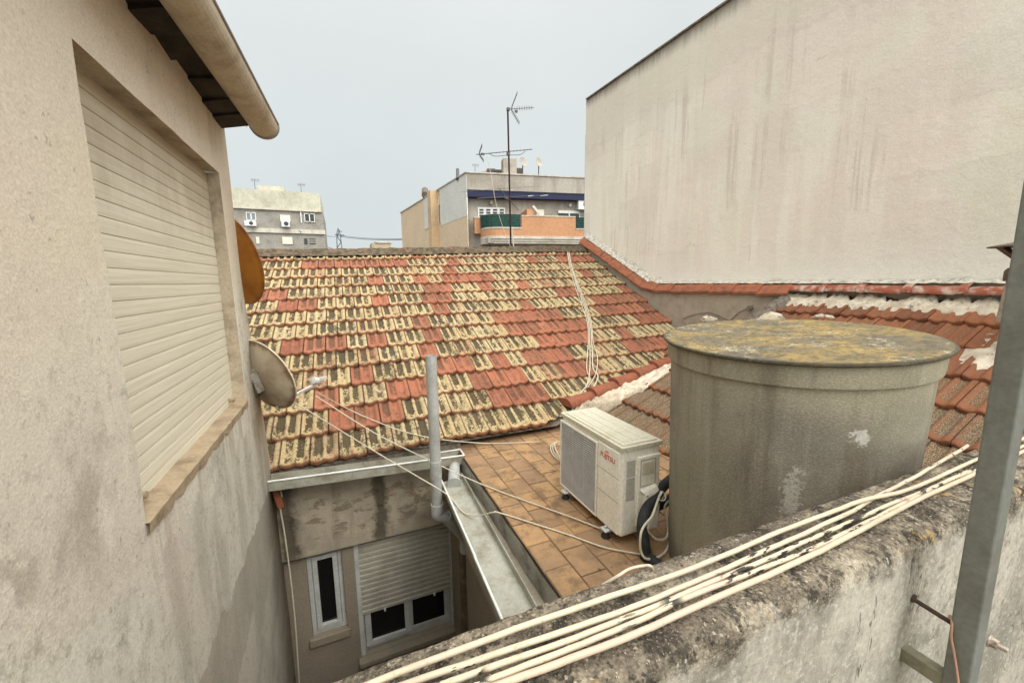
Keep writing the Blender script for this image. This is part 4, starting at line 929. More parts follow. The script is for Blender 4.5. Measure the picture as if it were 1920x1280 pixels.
for (fy, fx) in ((ay0 + .13, ax0 - .01), (ay1 - .10, ax0 - .01), (ay0 + .13, ax1 - .02), (ay1 - .10, ax1 - .02)):
    b = MB(); b.box(fx - .03, fx + .045, fy - .03, fy + .03, az0 - .012, az0 + .001); b.tube([(fx - .005, fy, az0 + .0), (fx - .005, fy, az0 + .02)], .008, 8); ft = b.build('foot', M['alu'], ac, bevel=.003)
    b = MB(); b.lathe([(.001, az0 - .012), (.022, az0 - .012), (.024, az0 - .02), (.018, az0 - .03), (.028, az0 - .045), (.032, ZT + .002), (.001, ZT + .002)], (fx - .003, fy, 0), 16); sub(b, 'rubber_mount', M['rubber'], ft, smooth=True)
def text_mesh(name, body, size, loc, rot, mat, parent, extrude=.0006, shear=0.0):
    cu = bpy.data.curves.new(name, 'FONT'); cu.body = body; cu.size = size; cu.extrude = extrude; cu.align_x = 'CENTER'; cu.align_y = 'CENTER'; cu.shear = shear; cu.offset = size * .012
    tmp = bpy.data.objects.new(name, cu); COL.objects.link(tmp); bpy.context.view_layer.update()
    me = bpy.data.meshes.new_from_object(tmp.evaluated_get(bpy.context.evaluated_depsgraph_get())); bpy.data.objects.remove(tmp)
    me.transform(rot.to_4x4()); me.transform(Matrix.Translation(Vector(loc) - parent.location)); me.materials.append(mat)
    o = bpy.data.objects.new(name, me); COL.objects.link(o); o.parent = parent; return o
# panel faces -X: text right = -Y, text up = +Z
rot = Matrix((Vector((0, -1, 0)), Vector((0, 0, 1)), Vector((-1, 0, 0)))).transposed()
lg = text_mesh('logo', 'FUJITSU', .046, (ax0 - .0072, 2.045, -1.145), rot, M['red_ink'], ac)
b = MB()
for s0 in (-1, 1): b.tube([(ax0 - .0072, 2.052 + s0 * .0075 + .0075 * math.cos(k * math.pi / 8), -1.108 + .0062 * math.sin(k * math.pi / 8)) for k in range(17)], .0016, 6)
sub(b, 'loop_mark', M['red_ink'], lg)

# ------------------------------------------------------------------ water tank
TK = Vector((2.216, 1.411, 0)); TR = 0.611
tk = thing('water_tank', (TK.x, TK.y, ZT), 'large round grey fibre cement water tank with flat lichen covered lid', 'water tank')
def lidz(x, y): return -0.308 + .06 * (x - TK.x) + .012 * (y - TK.y)
b = MB(); n = 96; prof = [(.545, ZT), (.567, -1.0), (.583, -.435), (.583, -.43), (.600, -.425), (.603, -.40), (.606, -.325)]
vs = []
for (r_, z) in prof:
    for k in range(n):
        w_ = 2 * math.pi * k / n; x, y = r_ * math.cos(w_), r_ * math.sin(w_)
        zz = z + (0.06 * x + .012 * y) * max(0, (z - ZT) / (-.325 - ZT)); vs.append((TK.x + x, TK.y + y, zz))
b.add(vs, [(i * n + k, i * n + (k + 1) % n, (i + 1) * n + (k + 1) % n, (i + 1) * n + k) for i in range(len(prof) - 1) for k in range(n)])
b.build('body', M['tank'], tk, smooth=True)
b = MB(); prof = [(.57, -.020), (.622, -.019), (.628, -.012), (.628, -.003), (.612, .002)]
vs = []
for (r_, z) in prof:
    for k in range(n):
        w_ = 2 * math.pi * k / n; rr = r_ + .0025 * fr((math.cos(w_) * 5, math.sin(w_) * 5, 1), 1); x, y = rr * math.cos(w_), rr * math.sin(w_); vs.append((TK.x + x, TK.y + y, lidz(TK.x + x, TK.y + y) + z))
fs = [(i * n + k, i * n + (k + 1) % n, (i + 1) * n + (k + 1) % n, (i + 1) * n + k) for i in range(len(prof) - 1) for k in range(n)]
R0 = len(vs); rings = 14
for q in range(1, rings):
    r_ = .612 * (1 - q / rings)
    for k in range(n):
        w_ = 2 * math.pi * k / n; x, y = r_ * math.cos(w_), r_ * math.sin(w_); vs.append((TK.x + x, TK.y + y, lidz(TK.x + x, TK.y + y) + .002 + .004 * fr((x, y, 0), 9)))
for q in range(rings - 1):
    a0 = (len(prof) - 1) * n if q == 0 else R0 + (q - 1) * n; a1 = R0 + q * n
    fs += [(a0 + k, a0 + (k + 1) % n, a1 + (k + 1) % n, a1 + k) for k in range(n)]
fs.append(tuple(R0 + (rings - 2) * n + k for k in range(n)))
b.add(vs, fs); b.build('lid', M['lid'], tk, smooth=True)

# ------------------------------------------------------------------ near parapet and the cables lying on it
PX0, PX1 = -0.68, 2.62
def par_sec():
    return [(.50, ZG), (.498, -1.6), (.495, -1.3), (.493, -1.1), (.491, -.95), (.489, -.86), (.488, -.80), (.488, -.76), (.489, -.735), (.494, -.715), (.505, -.703)] + [(.505 + .018 * k, -.700) for k in range(1, 11)] + [(.698, -.702), (.709, -.712), (.715, -.73), (.717, -.78), (.717, -.9), (.717, -1.2), (.717, -1.9), (.717, ZG)]
sec = par_sec(); NL = 420; b = MB()
def par(a, j):
    x = PX0 + (PX1 - PX0) * a; y, z = sec[j]; 
    k = 1.0 if z > -1.5 else 0.2
    top = z > -.79
    d1 = fr((x, y, z), 14, 5) * (.0045 if top else .0022) * k; d2 = fr((x, y, z), 2.2, 3) * .006 * k; d3 = fr((x, y, z), 60, 3) * (.0024 if top else .0008) * k
    if j <= 8: return (x, y - d1 - d2 * .8 - d3, z + (d2 * .5 if top else 0))
    if j >= 22: return (x, y + d1 + d2 + d3, z + (d2 * .5 if top else 0))
    return (x, y, z + d1 + d3 - abs(d2) * .5)
vs = [par(i / NL, j) for j in range(len(sec)) for i in range(NL + 1)]; w_ = NL + 1
b.add(vs, [(j * w_ + i, j * w_ + i + 1, (j + 1) * w_ + i + 1, (j + 1) * w_ + i) for j in range(len(sec) - 1) for i in range(NL)])
b.add([par(0, j) for j in range(len(sec))], [tuple(range(len(sec)))]); b.add([par(1, j) for j in range(len(sec))], [tuple(range(len(sec) - 1, -1, -1))])
tag(b.build('parapet_wall', M['parapet'], smooth=True, origin=(1, .6, ZG)), 'rough white parapet wall in front with blackened lichen covered top', 'wall')
def c5(p): return (600 + p[0] / 2.743, 960 + p[1] / 2.743)
def c3(p): return (1220 + p[0] / 2.667, 580 + p[1] / 2.667)
M['cond3'] = mat_conduit('pinkish_conduit', -0.2, True)
CAB = [
    ('smooth cream cable on the parapet, farthest back from the steel post', 'cond0', [c5((270, 878)), c5((1000, 600)), c5((1920, 285)), c3((700, 1088)), c3((1080, 968)), c3((1290, 902)), c3((1650, 740))], .0060),
    ('cream cable on the parapet crossing under another and ending short beside the tank', 'cond1', [c5((460, 878)), c5((850, 745)), c5((1400, 560)), c5((1730, 440)), c3((430, 1268)), c3((760, 1122)), c3((1000, 1012)), c3((1110, 945)), c3((1340, 825)), c3((1585, 680))], .0058),
    ('badly flaking cable on the parapet with long black bare stretches', 'cond2', [c5((640, 878)), c5((960, 770)), c5((1200, 683)), c5((1650, 515)), c5((1900, 405)), c3((515, 1275)), c3((860, 1122)), c3((1180, 982)), c3((1400, 893)), c3((1652, 778))], .0056),
    ('pinkish flaking cable on the parapet beside the frontmost smooth one', 'cond2', [c5((830, 878)), c5((1180, 742)), c5((1640, 555)), c5((1920, 425)), c3((600, 1278)), c3((905, 1150)), c3((1340, 930)), c3((1500, 850)), c3((1652, 792))], .0056),
    ('smooth pinkish cream cable on the parapet, nearest to the front edge', 'cond3', [c5((940, 878)), c5((1560, 650)), c5((1920, 490)), c3((690, 1280)), c3((1000, 1128)), c3((1340, 950)), c3((1652, 806))], .0064)]
for ci, (lab, mk, pp, rr) in enumerate(CAB):
    zc = -.692 + rr + .002 + (.019 if ci == 0 else 0) * 0
    pts = [onz(p[0], p[1], zc) for p in pp]
    d0 = (pts[0] - pts[1]).normalized(); pts = [pts[0] + d0 * 0.35, ] + pts
    if ci != 1: pts.append(pts[-1] + (pts[-1] - pts[-2]).normalized() * .5)
    sp = smooth_path(pts, 8)
    if ci == 0:    # rides over the other cable where they cross
        sp = [p + Vector((0, 0, .014 * math.exp(-((p.x - 1.42) / .16) ** 2))) for p in sp]
    sp = [p + Vector((0, .0022 * fr((p.x, ci, 0), 7), .0012 * fr((p.x, ci, 3), 9))) for p in sp]
    radii = [rr * (1 + .05 * fr((p.x, ci, 8), 22)) for p in sp]
    tag(MB().tube(sp, radii, 12).build('cable', M[mk], smooth=True, origin=sp[len(sp) // 2]), lab, 'cable', 'cables lying along the parapet')

# ------------------------------------------------------------------ steel post, brace, rod
po = thing('steel_post', (1.42, .375, -1.6), 'grey galvanised steel post bolted upright before the parapet', 'post')
pa, pbv = onx(1807, 1000, 1.38), onx(1866, 1000, 1.38); y1_, y0_ = pa.y, pbv.y
t0_ = Vector((1.395, 0, -1.7)); t1_ = Vector((1.365, 0, 1.6))
b = MB()
def psec(c, z): return [(c, y0_, z), (c + .055, y0_, z), (c + .055, y1_, z), (c, y1_, z)]
b.add(psec(1.395, -1.7) + psec(1.366, 1.5), [(0, 1, 5, 4), (1, 2, 6, 5), (2, 3, 7, 6), (3, 0, 4, 7), (4, 5, 6, 7), (3, 2, 1, 0)]); b.build('tube', M['steel'], po, bevel=.005, seg=3)
b = MB(); bp = ony(1850, 1203, y0_); b.tube([bp + Vector((.012, 0, 0)), bp + Vector((.012, -.004, 0))], .016, 20); b.tube([bp + Vector((.012, -.003, 0)), bp + Vector((.012, -.016, 0))], .0125, 6); b.tube([bp + Vector((.012, -.015, 0)), bp + Vector((.012, -.033, 0))], .0065, 10); b.build('bolt', M['bolt'], po, bevel=.001)
b = MB(); p_ = onx(1706, 1228, 1.40); b.box(1.392, 1.425, y1_ - .005, .50, p_.z - .028, p_.z + .012); b.build('brace', weathered('olive_painted_tube', (0.22, 0.205, 0.14, 1), (0.13, 0.115, 0.08, 1), 12, .7), po, bevel=.003)
p_ = ony(1712, 1120, .488)
rod = MB(); rod.tube([p_ + Vector((0, .03, 0)), (p_.x, y1_ - .012, p_.z - .012)], .0062, 10); rod.tube([p_ + Vector((0, -.004, 0)), p_ + Vector((0, .004, 0))], .012, 10)
tag(rod.build('iron_rod', M['rust'], smooth=True, origin=p_), 'short rusty iron rod sticking out of the parapet face towards the post', 'rod')
pts = [(p_.x - .006, y1_ + .006, p_.z + .002), (p_.x - .004, y1_ + .004, p_.z + .01), onx(1785, 1172, 1.385), onx(1784, 1195, 1.383), onx(1790, 1230, 1.382), onx(1797, 1280, 1.381), onx(1800, 1330, 1.38)]
tag(MB().tube(smooth_path(pts), .0026, 8).build('wire', M['wire_pink'], smooth=True, origin=pts[0]), 'thin faded pink wire looped round the iron rod beside the post', 'wire')

# ------------------------------------------------------------------ tall cream party wall on the right
pw_ = thing('party_wall_building', (8, 6, ZG), 'tall windowless cream rendered building side rising behind the roofs', 'building')
PXW = 5.5
b = MB(); ztop = lambda y: 3.86 + .0305 * y
def pwv(y, z): return (PXW + .01 * fr((0, y, z), .8), y, z)
ys = [-6 + k * .5 for k in range(30)] + [8.52]; zz = [ZG, -4, -1, -.2, .5, 1, 1.5, 2, 2.5, 3, 3.4]
ys = [y for y in ys if y < 8.5] + [8.52]
for i in range(len(ys) - 1):
    col = [zz + [ztop(ys[i])], zz + [ztop(ys[i + 1])]]
    for j in range(len(zz)): b.quad(pwv(ys[i + 1], col[1][j]), pwv(ys[i], col[0][j]), pwv(ys[i], col[0][j + 1]), pwv(ys[i + 1], col[1][j + 1]))
b.quad((PXW, 8.52, ZG), (PXW, 8.52, ztop(8.52)), (14, 8.52, ztop(8.52)), (14, 8.52, ZG))
b.quad((14, -6, ztop(-6)), (14, 8.52, ztop(8.52)), (PXW, 8.52, ztop(8.52)), (PXW, -6, ztop(-6)))
b.quad((14, -6, ZG), (14, 8.52, ZG), (14, 8.52, ztop(8.52)), (14, -6, ztop(-6))); b.quad((PXW, -6, ZG), (14, -6, ZG), (14, -6, ztop(-6)), (PXW, -6, ztop(-6)))
_o = b.build('wall', M['party'], None); _o.parent = pw_; _o.location = -pw_.location
b = MB()
for i in range(29):
    y0, y1 = -6 + i * .5, min(-6 + (i + 1) * .5 - .008, 8.55); b.add([(PXW - .035, y0, ztop(y0) + .004), (PXW + .3, y0, ztop(y0) + .004), (PXW + .3, y1, ztop(y1) + .004), (PXW - .035, y1, ztop(y1) + .004), (PXW - .035, y0, ztop(y0) + .03), (PXW + .3, y0, ztop(y0) + .05), (PXW + .3, y1, ztop(y1) + .05), (PXW - .035, y1, ztop(y1) + .03)], [(0, 3, 2, 1), (4, 5, 6, 7), (0, 1, 5, 4), (1, 2, 6, 5), (2, 3, 7, 6), (3, 0, 4, 7)])
b.build('coping', M['rough_cement'], pw_)
b = MB(); b.tube([(PXW + .03, 8.545, .4), (PXW + .03, 8.545, 3.4)], .022, 10); b.build('corner_pipe', M['b_white'], pw_, smooth=True)

# ------------------------------------------------------------------ low rendered wall with clay coping along the party wall
lw = thing('low_boundary_wall', (5.4, 5.5, -2.2), 'grey rendered low wall under orange clay coping tiles against the tall cream wall', 'wall')
b = MB(); XL = 5.33
rk = lambda y: -.21 if y < 6.05 else -.21 + (y - 6.05) * .475      # underside of the coping
ysl = [3.2 + .1 * k for k in range(53)]
b.add([], [])
for i in range(len(ysl) - 1):
    y0, y1 = ysl[i], ysl[i + 1]; b.quad((XL, y1, -2.2), (XL, y0, -2.2), (XL, y0, rk(y0)), (XL, y1, rk(y1)))
b.quad((XL, 3.2, -2.2), (PXW, 3.2, -2.2), (PXW, 3.2, -.21), (XL, 3.2, -.21)); b.build('wall', M['low_wall'], lw)
def cop_tile(mb, y0, y1, mul=1.0, x_out=5.27, lift=0.0):
    n = 6; secs = []
    for (y, e) in ((y0, .014), (y0 + .02, .016), (y1 - .03, .0), (y1, -.004)):
        zb = rk(y) + lift
        secs.append([Vector((PXW - .01 - (PXW - .01 - x_out) * k / n, y, zb + .135 - .135 * (k / n) + .035 * math.sin(math.pi * k / n) + e + .012)) for k in range(n + 1)] + [Vector((x_out + .004, y, zb - .018 + e))])
    for i in range(3):
        for k in range(n + 1): mb.quad(secs[i][k], secs[i][k + 1], secs[i + 1][k + 1], secs[i + 1][k])
    mb.add(secs[0], [tuple(range(n + 1, -1, -1))])
b = MB(); y = 3.42
while y < 8.30:
    L = .40 if y < 5.9 else .33; cop_tile(b, y, min(y + L + .02, 8.4), lift=rnd(-.006, .006), x_out=5.27 + rnd(-.008, .008)); y += L
b.build('coping_tiles', M['coping_tile'], lw, smooth=True)
b = MB(); b.grid(lambda a, t_: (PXW - .10 * t_ - .008 + .02 * fr((a * 50, t_, 0), 1), 1.0 + a * 7.4, rk(1.0 + a * 7.4) + .145 + (.10 if a > .66 else .035) * (1 - t_) * (1 + .6 * fr((a * 45, t_ * 2, 3), 1)) + .01 * fr((a * 80, t_, 9), 1)), 260, 5, True)
b.build('mortar_fillet', weathered('crumbly_pale_mortar', (0.60, 0.55, 0.45, 1), (0.20, 0.17, 0.13, 1), 22, .9, gb=.6), lw, smooth=True)
# wall wire with its small box, and rubble in the valley behind the tank
bxp = onx(1407, 577, XL - .02)
wr = MB(); wr.tube(smooth_path([onx(x, y, XL - .015) for x, y in ((1280, 598), (1300, 590), (1330, 586), (1352, 594), (1368, 600), (1385, 586), (1403, 577))]), .006, 6); wr.tube([bxp + Vector((.03, 0, 0)), bxp - Vector((.03, 0, 0))], .035, 12); wr.build('wall_wire', M['rough_cement'], lw, smooth=True)

# ------------------------------------------------------------------ dark red lean-to roof on the right
lr = thing('lean_to_roof', (4.2, 2, -2.2), 'dark red clay tile lean-to roof with mortar smears below the cream wall', 'roof')
TT = .56; CS = math.hypot(1, TT); P0 = Vector((2.833, 0, -.38 - TT * (5.25 - 2.833)))
sdir = Vector((1, 0, TT)).normalized(); snrm = Vector((-TT, 0, 1)).normalized(); TL2 = .345 * 1.09
def lean_pos(s, t, h): return P0 + Vector((0, -s, 0)) + sdir * t + snrm * (h + .012 * fr((s, t, 4), .6, 2))
NR2 = 8
def kind_lean(r, s): return max(0, min(1, (5.4 - r) / 3.0)) * rnd(.75, 1.0) if r < 6 else rnd(.1, .35)
fe = Vector((-.26, -1, 0)).normalized()
roof_tiles('roof_tiles', lean_pos, NR2, lambda r: (-4.3, 1.2), kind_lean, .245, TL2, lr, M['tiles2'], cut=[((5.5, 3.42, 0), Vector((.26, 1, 0)))])
b = MB(); b.grid(lambda a, t_: lean_pos(-(3.42 + (5.5 - (P0 + sdir * (t_ * 3.1)).x) * .26) + a * (4.9), t_ * 3.1, -.03), 6, 6); b.build('roof_deck', M['rough_cement'], lr)
# ridge caps running along the cream wall, smeared with mortar
b = MB(); y = .2
while y < 3.35:
    L = .40; secs = []
    for (yy_, rr) in ((y, .108), (y + .02, .112), (y + .07, .110), (y + .09, .098), (y + L + .02, .09)):
        c = Vector((5.43, yy_, -.165 + rnd(-.01, .01))); secs.append([c + Vector((rr * 1.25 * math.cos(RAD(k * 15)), 0, rr * .85 * math.sin(RAD(k * 15)))) for k in range(13)])
    for i in range(4):
        for k in range(12): b.quad(secs[i][k], secs[i][k + 1], secs[i + 1][k + 1], secs[i + 1][k])
    y += L
b.build('ridge_tiles', M['coping_dirty'], lr, smooth=True)
def blob_strip(mb, A, B, width_dir, w, h, n=60, m_=8, seed=0, up=Vector((0, 0, 1)), rag=.35):
    A, B, width_dir = Vector(A), Vector(B), Vector(width_dir)
    def fn(a, t_):
        ww = w * (1 + rag * fr((a * 14 + seed, t_ > .5, seed), 1) + rag * fr((a * 40, seed, t_ > .5), 1))
        edge = max(0, 1 - abs(2 * t_ - 1) ** 2.2)
        return A.lerp(B, a) + width_dir * ((t_ - .5) * ww) + up * (h * edge ** .5 * (1 + .35 * fr((a * 22, t_ * 4, seed), 1)) - .012)
    mb.grid(fn, n, m_)
b = MB()
blob_strip(b, Vector((5.30, .2, -.30)), Vector((5.30, 3.4, -.30)), Vector((.62, 0, .72)).normalized(), .27, .035, 190, 10, 3, Vector((-.72, 0, .62)), .85)
blob_strip(b, Vector((5.48, .2, -.10)), Vector((5.48, 3.4, -.10)), Vector((0, 0, 1)), .10, .04, 90, 6, 9, Vector((-1, 0, 0)))
b.build('mortar', M['mortar'], lr, smooth=True)
# far verge of the lean-to: crumbling dark edge and lumps of mortar
vA = Vector((5.35, 3.44, -.28)); vB = lean_pos(-3.85, .75, .03)
b = MB(); blob_strip(b, vA, vA.lerp(vB, .3), Vector((0, 1, 0)), .16, .10, 60, 8, 5, Vector((0, 0, 1)), .5); b.build('verge_cement', M['rough_cement'], lr, smooth=True)
b = MB(); blob_strip(b, lean_pos(-3.36, 2.5, .03), lean_pos(-3.5, 1.7, .03), Vector((0, 1, 0)), .26, .10, 50, 10, 12, snrm, .5)
for (px, py, X, Y, sz) in ((1330, 600, 0, 0, .07), (1545, 598, 0, 0, .06)):
    d_ = ray(px, py); n_ = snrm; pt_ = d_ * ((P0.dot(n_)) / d_.dot(n_)) if px > 1400 else onx(px, py, 5.2)
    def lump(a, t_, pt_=pt_, sz=sz):
        d_ = Vector((math.cos(a * 6.2832) * math.sin(t_ * math.pi), math.sin(a * 6.2832) * math.sin(t_ * math.pi), math.cos(t_ * math.pi)))
        k_ = 1 + .55 * fr(d_ * 1.6 + Vector((pt_.y, 0, 0)), 1.0, 2) + .35 * fr(d_ * 5 + Vector((0, pt_.y, 0)), 1.0, 3)
        return pt_ + Vector((d_.x * sz, d_.y * sz * 1.9, d_.z * sz * .75)) * k_
    b.grid(lump, 28, 14)
# big valley bed from the tiled roof to the lean-to
def valley(a, t_):
    p = Vector((2.38 + 2.5 * a, 3.90 + .655 * a, -1.515 + .33 * a)); q = lean_pos(-(3.42 + (5.5 - (2.72 + 2.2 * a)) * .26) + .12, (2.2 * a) * CS, .0) + Vector((0, 0, 0))
    m_ = p.lerp(q, t_); return m_ + Vector((.02 * fr((a * 20, t_ * 5, 1), 1), 0, .05 * fr((a * 9, t_ * 4, 2), 1) + .03 * fr((a * 30, t_ * 12, 2), 1) + .03))
b.grid(valley, 70, 16, True)
b.build('verge_mortar', M['mortar'], lr, smooth=True)

# hip tiles closing the lower right edge of the tiled roof
b = MB(); hA = Vector((2.35, 3.99, -1.50)); hB = Vector((4.9, 4.66, -1.17)); n_ = 6
for i in range(n_):
    a_ = hA.lerp(hB, i / n_); e_ = hA.lerp(hB, (i + 1.04) / n_); dd = (e_ - a_).normalized(); sd = dd.cross(Vector((0, 0, 1))).normalized(); uu = sd.cross(dd)
    secs = []
    for (f_, rr) in ((0, .108), (.02, .114), (.13, .112), (.15, .097), (1, .088)):
        c = a_.lerp(e_, f_) + Vector((0, 0, .03 * (1 - f_))); secs.append([c + sd * (rr * math.cos(RAD(k * 15))) + uu * (rr * .9 * math.sin(RAD(k * 15))) for k in range(13)])
    for i2 in range(4):
        for k in range(12): b.quad(secs[i2][k], secs[i2][k + 1], secs[i2 + 1][k + 1], secs[i2 + 1][k])
    b.add(secs[0], [tuple(range(12, -1, -1))])
b.build('hip_tiles', weathered('weathered_hip_clay', (0.30, 0.095, 0.05, 1), (0.17, 0.085, 0.05, 1), 16, .95, gb=.4), th, smooth=True)

# ------------------------------------------------------------------ flue with cowl
fl = thing('chimney_flue', (4.78, 1.40, -.45), 'pale cement flue pipe with brown steel cowl on the red lean-to roof', 'chimney')
fb_ = onx(1905, 592, 4.78); fx, fy, fz = fb_.x, fb_.y, fb_.z
b = MB(); b.lathe([(.098, -.05), (.085, .18), (.078, .27)], (fx, fy, fz), 24); b.build('pipe', M['flue'], fl, smooth=True)
b = MB(); b.lathe([(.08, .265), (.095, .265), (.097, .27), (.097, .34), (.082, .365), (.055, .37), (.05, .45)], (fx, fy, fz), 24); b.build('collar', M['cowl'], fl, smooth=True)
b = MB(); zc = .53; b.lathe([(.001, zc + .045), (.10, zc + .022), (.205, zc + .0), (.205, zc - .008), (.10, zc + .012), (.001, zc + .032)], (fx, fy, fz), 28)
for k in range(4):
    w_ = k * math.pi / 2 + .9; b.beam((fx + .05 * math.cos(w_), fy + .05 * math.sin(w_), fz + .42), (fx + .185 * math.cos(w_), fy + .185 * math.sin(w_), fz + zc), .045, .006)
b.build('cowl', M['cowl'], fl, smooth=True)
b = MB(); b.grid(lambda a, t_: lean_pos(-fy + (.05 + .26 * t_) * math.cos(a * 6.2832) * (1 + .25 * fr((math.cos(a * 6.2832) * 2, math.sin(a * 6.2832) * 2, t_), 2)), (fx - P0.x) * CS + (.06 + .30 * t_) * math.sin(a * 6.2832) * (1 + .25 * fr((math.sin(a * 6.2832) * 2, 3, t_), 2)), .10 - .085 * t_ ** .6 + .012 * fr((a * 9, t_ * 4, 7), 1)), 40, 8); b.build('mortar_base', M['mortar'], fl, smooth=True)

# ------------------------------------------------------------------ aerial mast behind the ridge
MY = 9.4
an = thing('aerial_mast', ony(957, 470, MY) - Vector((0, 0, .8)), 'tall thin brown aerial mast with three television antennas behind the tiled ridge', 'antenna')
mt = MB(); top_ = ony(952, 203, MY); bot = ony(958, 470, MY); mt.tube([bot - Vector((0, 0, .9)), bot, top_], .021, 10); mt.build('mast', M['mast'], an, smooth=True)
def yagi(boom, els, name, r=.007):
    b = MB(); P, Q = Vector(boom[0]), Vector(boom[1]); b.tube([P, Q], r, 8)
    for (f_, half, dirv) in els:
        c = P.lerp(Q, f_); dv = Vector(dirv).normalized(); b.tube([c - dv * half, c + dv * half], .0035, 6)
    return b.build(name, M['aerial'], an, smooth=True)
p0, p1 = ony(953, 205, MY), ony(1001, 202, MY)
fwd = Vector((.35, 1, 0))
a1 = yagi((p0, p1), [(.15 + .095 * k, .085, fwd) for k in range(9)] + [(.15 + .095 * k, .07, (0, .35, 1)) for k in range(2, 9)], 'upper_antenna')
b = MB()
for (qx, qy) in ((970, 174), (974, 232)):
    A_, B_ = ony(958, 205, MY), ony(qx, qy, MY); b.tube([A_, B_], .009, 6)
    for k in range(1, 9):
        c = A_.lerp(B_, k / 8.5); b.tube([c - fwd.normalized() * .14, c + fwd.normalized() * .14], .0035, 5)
b.obox(ony(953, 205, MY), (.035, 0, 0), (0, .03, 0), (0, 0, .03)); b.obox(ony(968, 209, MY), (.03, 0, 0), (0, .02, 0), (0, 0, .025)); sub(b, 'reflector', M['aerial'], a1)
p0, p1 = ony(893, 290, MY), ony(998, 280, MY)
a2 = yagi((p0, p1), [(.22 + .062 * k, .06 + .0 * k, fwd) for k in range(13)], 'middle_antenna', .009)
b = MB()
for (qx, qy) in ((904, 272), (907, 302)):
    A_, B_ = ony(898, 289, MY), ony(qx, qy, MY); b.tube([A_, B_], .009, 6)
    for k in range(1, 7):
        c = A_.lerp(B_, k / 6.3); b.tube([c - fwd.normalized() * .16, c + fwd.normalized() * .16], .004, 5)
b.tube(smooth_path([ony(918, 288, MY), ony(928, 293, MY), ony(952, 291, MY), ony(975, 290, MY), ony(985, 283, MY)]), .007, 6); b.obox(ony(953, 289, MY), (.035, 0, 0), (0, .03, 0), (0, 0, .035)); b.obox(ony(905, 289, MY), (.04, 0, 0), (0, .02, 0), (0, 0, .02)); sub(b, 'reflector', M['aerial'], a2)
p0, p1 = ony(895, 372, MY), ony(1030, 366, MY)
a3 = yagi((p0, p1), [], 'lower_antenna', .009)
b = MB(); b.tube([ony(936, 353, MY), ony(972, 394, MY)], .008, 6); b.tube([ony(866, 360, MY), ony(950, 353, MY), ony(1010, 349, MY)], .004, 5); b.obox(ony(949, 371, MY), (.05, 0, -.02), (0, .02, 0), (0, 0, .03)); sub(b, 'dipole', M['aerial'], a3)
for (x0, x1) in ((990, 1000), (1013, 1027)): sub(MB().tube([ony(x0, 368 - (x0 - 990) * .04, MY), ony(x1, 367 - (x0 - 990) * .04, MY)], .011, 6), 'boom_end', M['b_frame'], a3)
pts = [ony(x, y, MY - .05) for x, y in ((913, 292), (918, 315), (922, 335), (928, 372), (937, 408), (948, 440), (957, 462))]
tag(MB().tube(smooth_path(pts), .0055, 6).build('cable', M['white_cable'], smooth=True, origin=pts[-1]), 'thin white aerial cable drooping from the middle antenna', 'cable')
pts = [ony(x, y, MY - .08) for x, y in ((960, 430), (961, 445), (964, 468), (966, 480))]
tag(MB().tube(smooth_path(pts), .016, 8).build('conduit', M['white_cable'], smooth=True, origin=pts[-1]), 'short white conduit beside the foot of the aerial mast', 'conduit')

# ------------------------------------------------------------------ cables lying on the tiled roof, running down to the terrace
def onroof(px, py, h=.045):
    d_ = ray(px, py); best = None; e, r_ = eave_p(2), ridge_p(2)
    for _ in range(4):
        dd = r_ - e; n_ = Vector((0, -dd.z, dd.y)).normalized(); t_ = (e.dot(n_) + h) / d_.dot(n_); p = d_ * t_; e, r_ = eave_p(p.x), ridge_p(p.x)
    return p
BUN = [[(1064, 466), (1068, 492), (1077, 524), (1092, 566), (1103, 600), (1106, 650), (1105, 700), (1094, 740), (1078, 770)],
       [(1066, 466), (1070, 492), (1079, 524), (1094, 564), (1106, 602), (1110, 650), (1112, 690), (1121, 708), (1098, 750), (1085, 772)],
       [(1063, 467), (1067, 495), (1075, 527), (1090, 570), (1101, 604), (1103, 640), (1100, 690), (1106, 712), (1085, 742), (1070, 776)],
       [(1067, 467), (1071, 494), (1080, 522), (1096, 562), (1108, 600), (1112, 640), (1120, 668), (1117, 700), (1100, 730), (1090, 760)]]
BL = ['thin cream cable in the bundle running down the tiled roof from the ridge'] * 4
for i, pp in enumerate(BUN):
    pts = [onroof(*p, h=.052 + .008 * (i % 3)) for p in pp]
    tag(MB().tube(smooth_path(pts, 6), .0075 if i < 2 else .006, 8).build('cable', M['white_cable'], smooth=True, origin=pts[-1]), BL[i], 'cable', 'cable bundle down the tiled roof')
# loose coil on the terrace behind the air conditioner
for i in range(3):
    cx, cy, r0 = 1.93 + .02 * i, 3.12 - .06 * i, .21 + .025 * i; pts = []
    a0 = (1.2, 1.6, 1.0)[i]
    for k in range(15):
        w_ = a0 + k * .42; pts.append(Vector((cx + r0 * .75 * math.cos(w_), cy + r0 * 1.7 * math.sin(w_), ZT + .012 + .02 * i + (.10 * max(0, (k - 10) / 4)) + .03 * abs(math.sin(k * .9 + i)))))
    tag(MB().tube(smooth_path(pts, 5), .006, 8).build('cable', M['white_cable'], smooth=True, origin=pts[0]), 'cream cable coiled loosely on the terrace behind the air conditioner', 'cable', 'cable coil on the terrace')

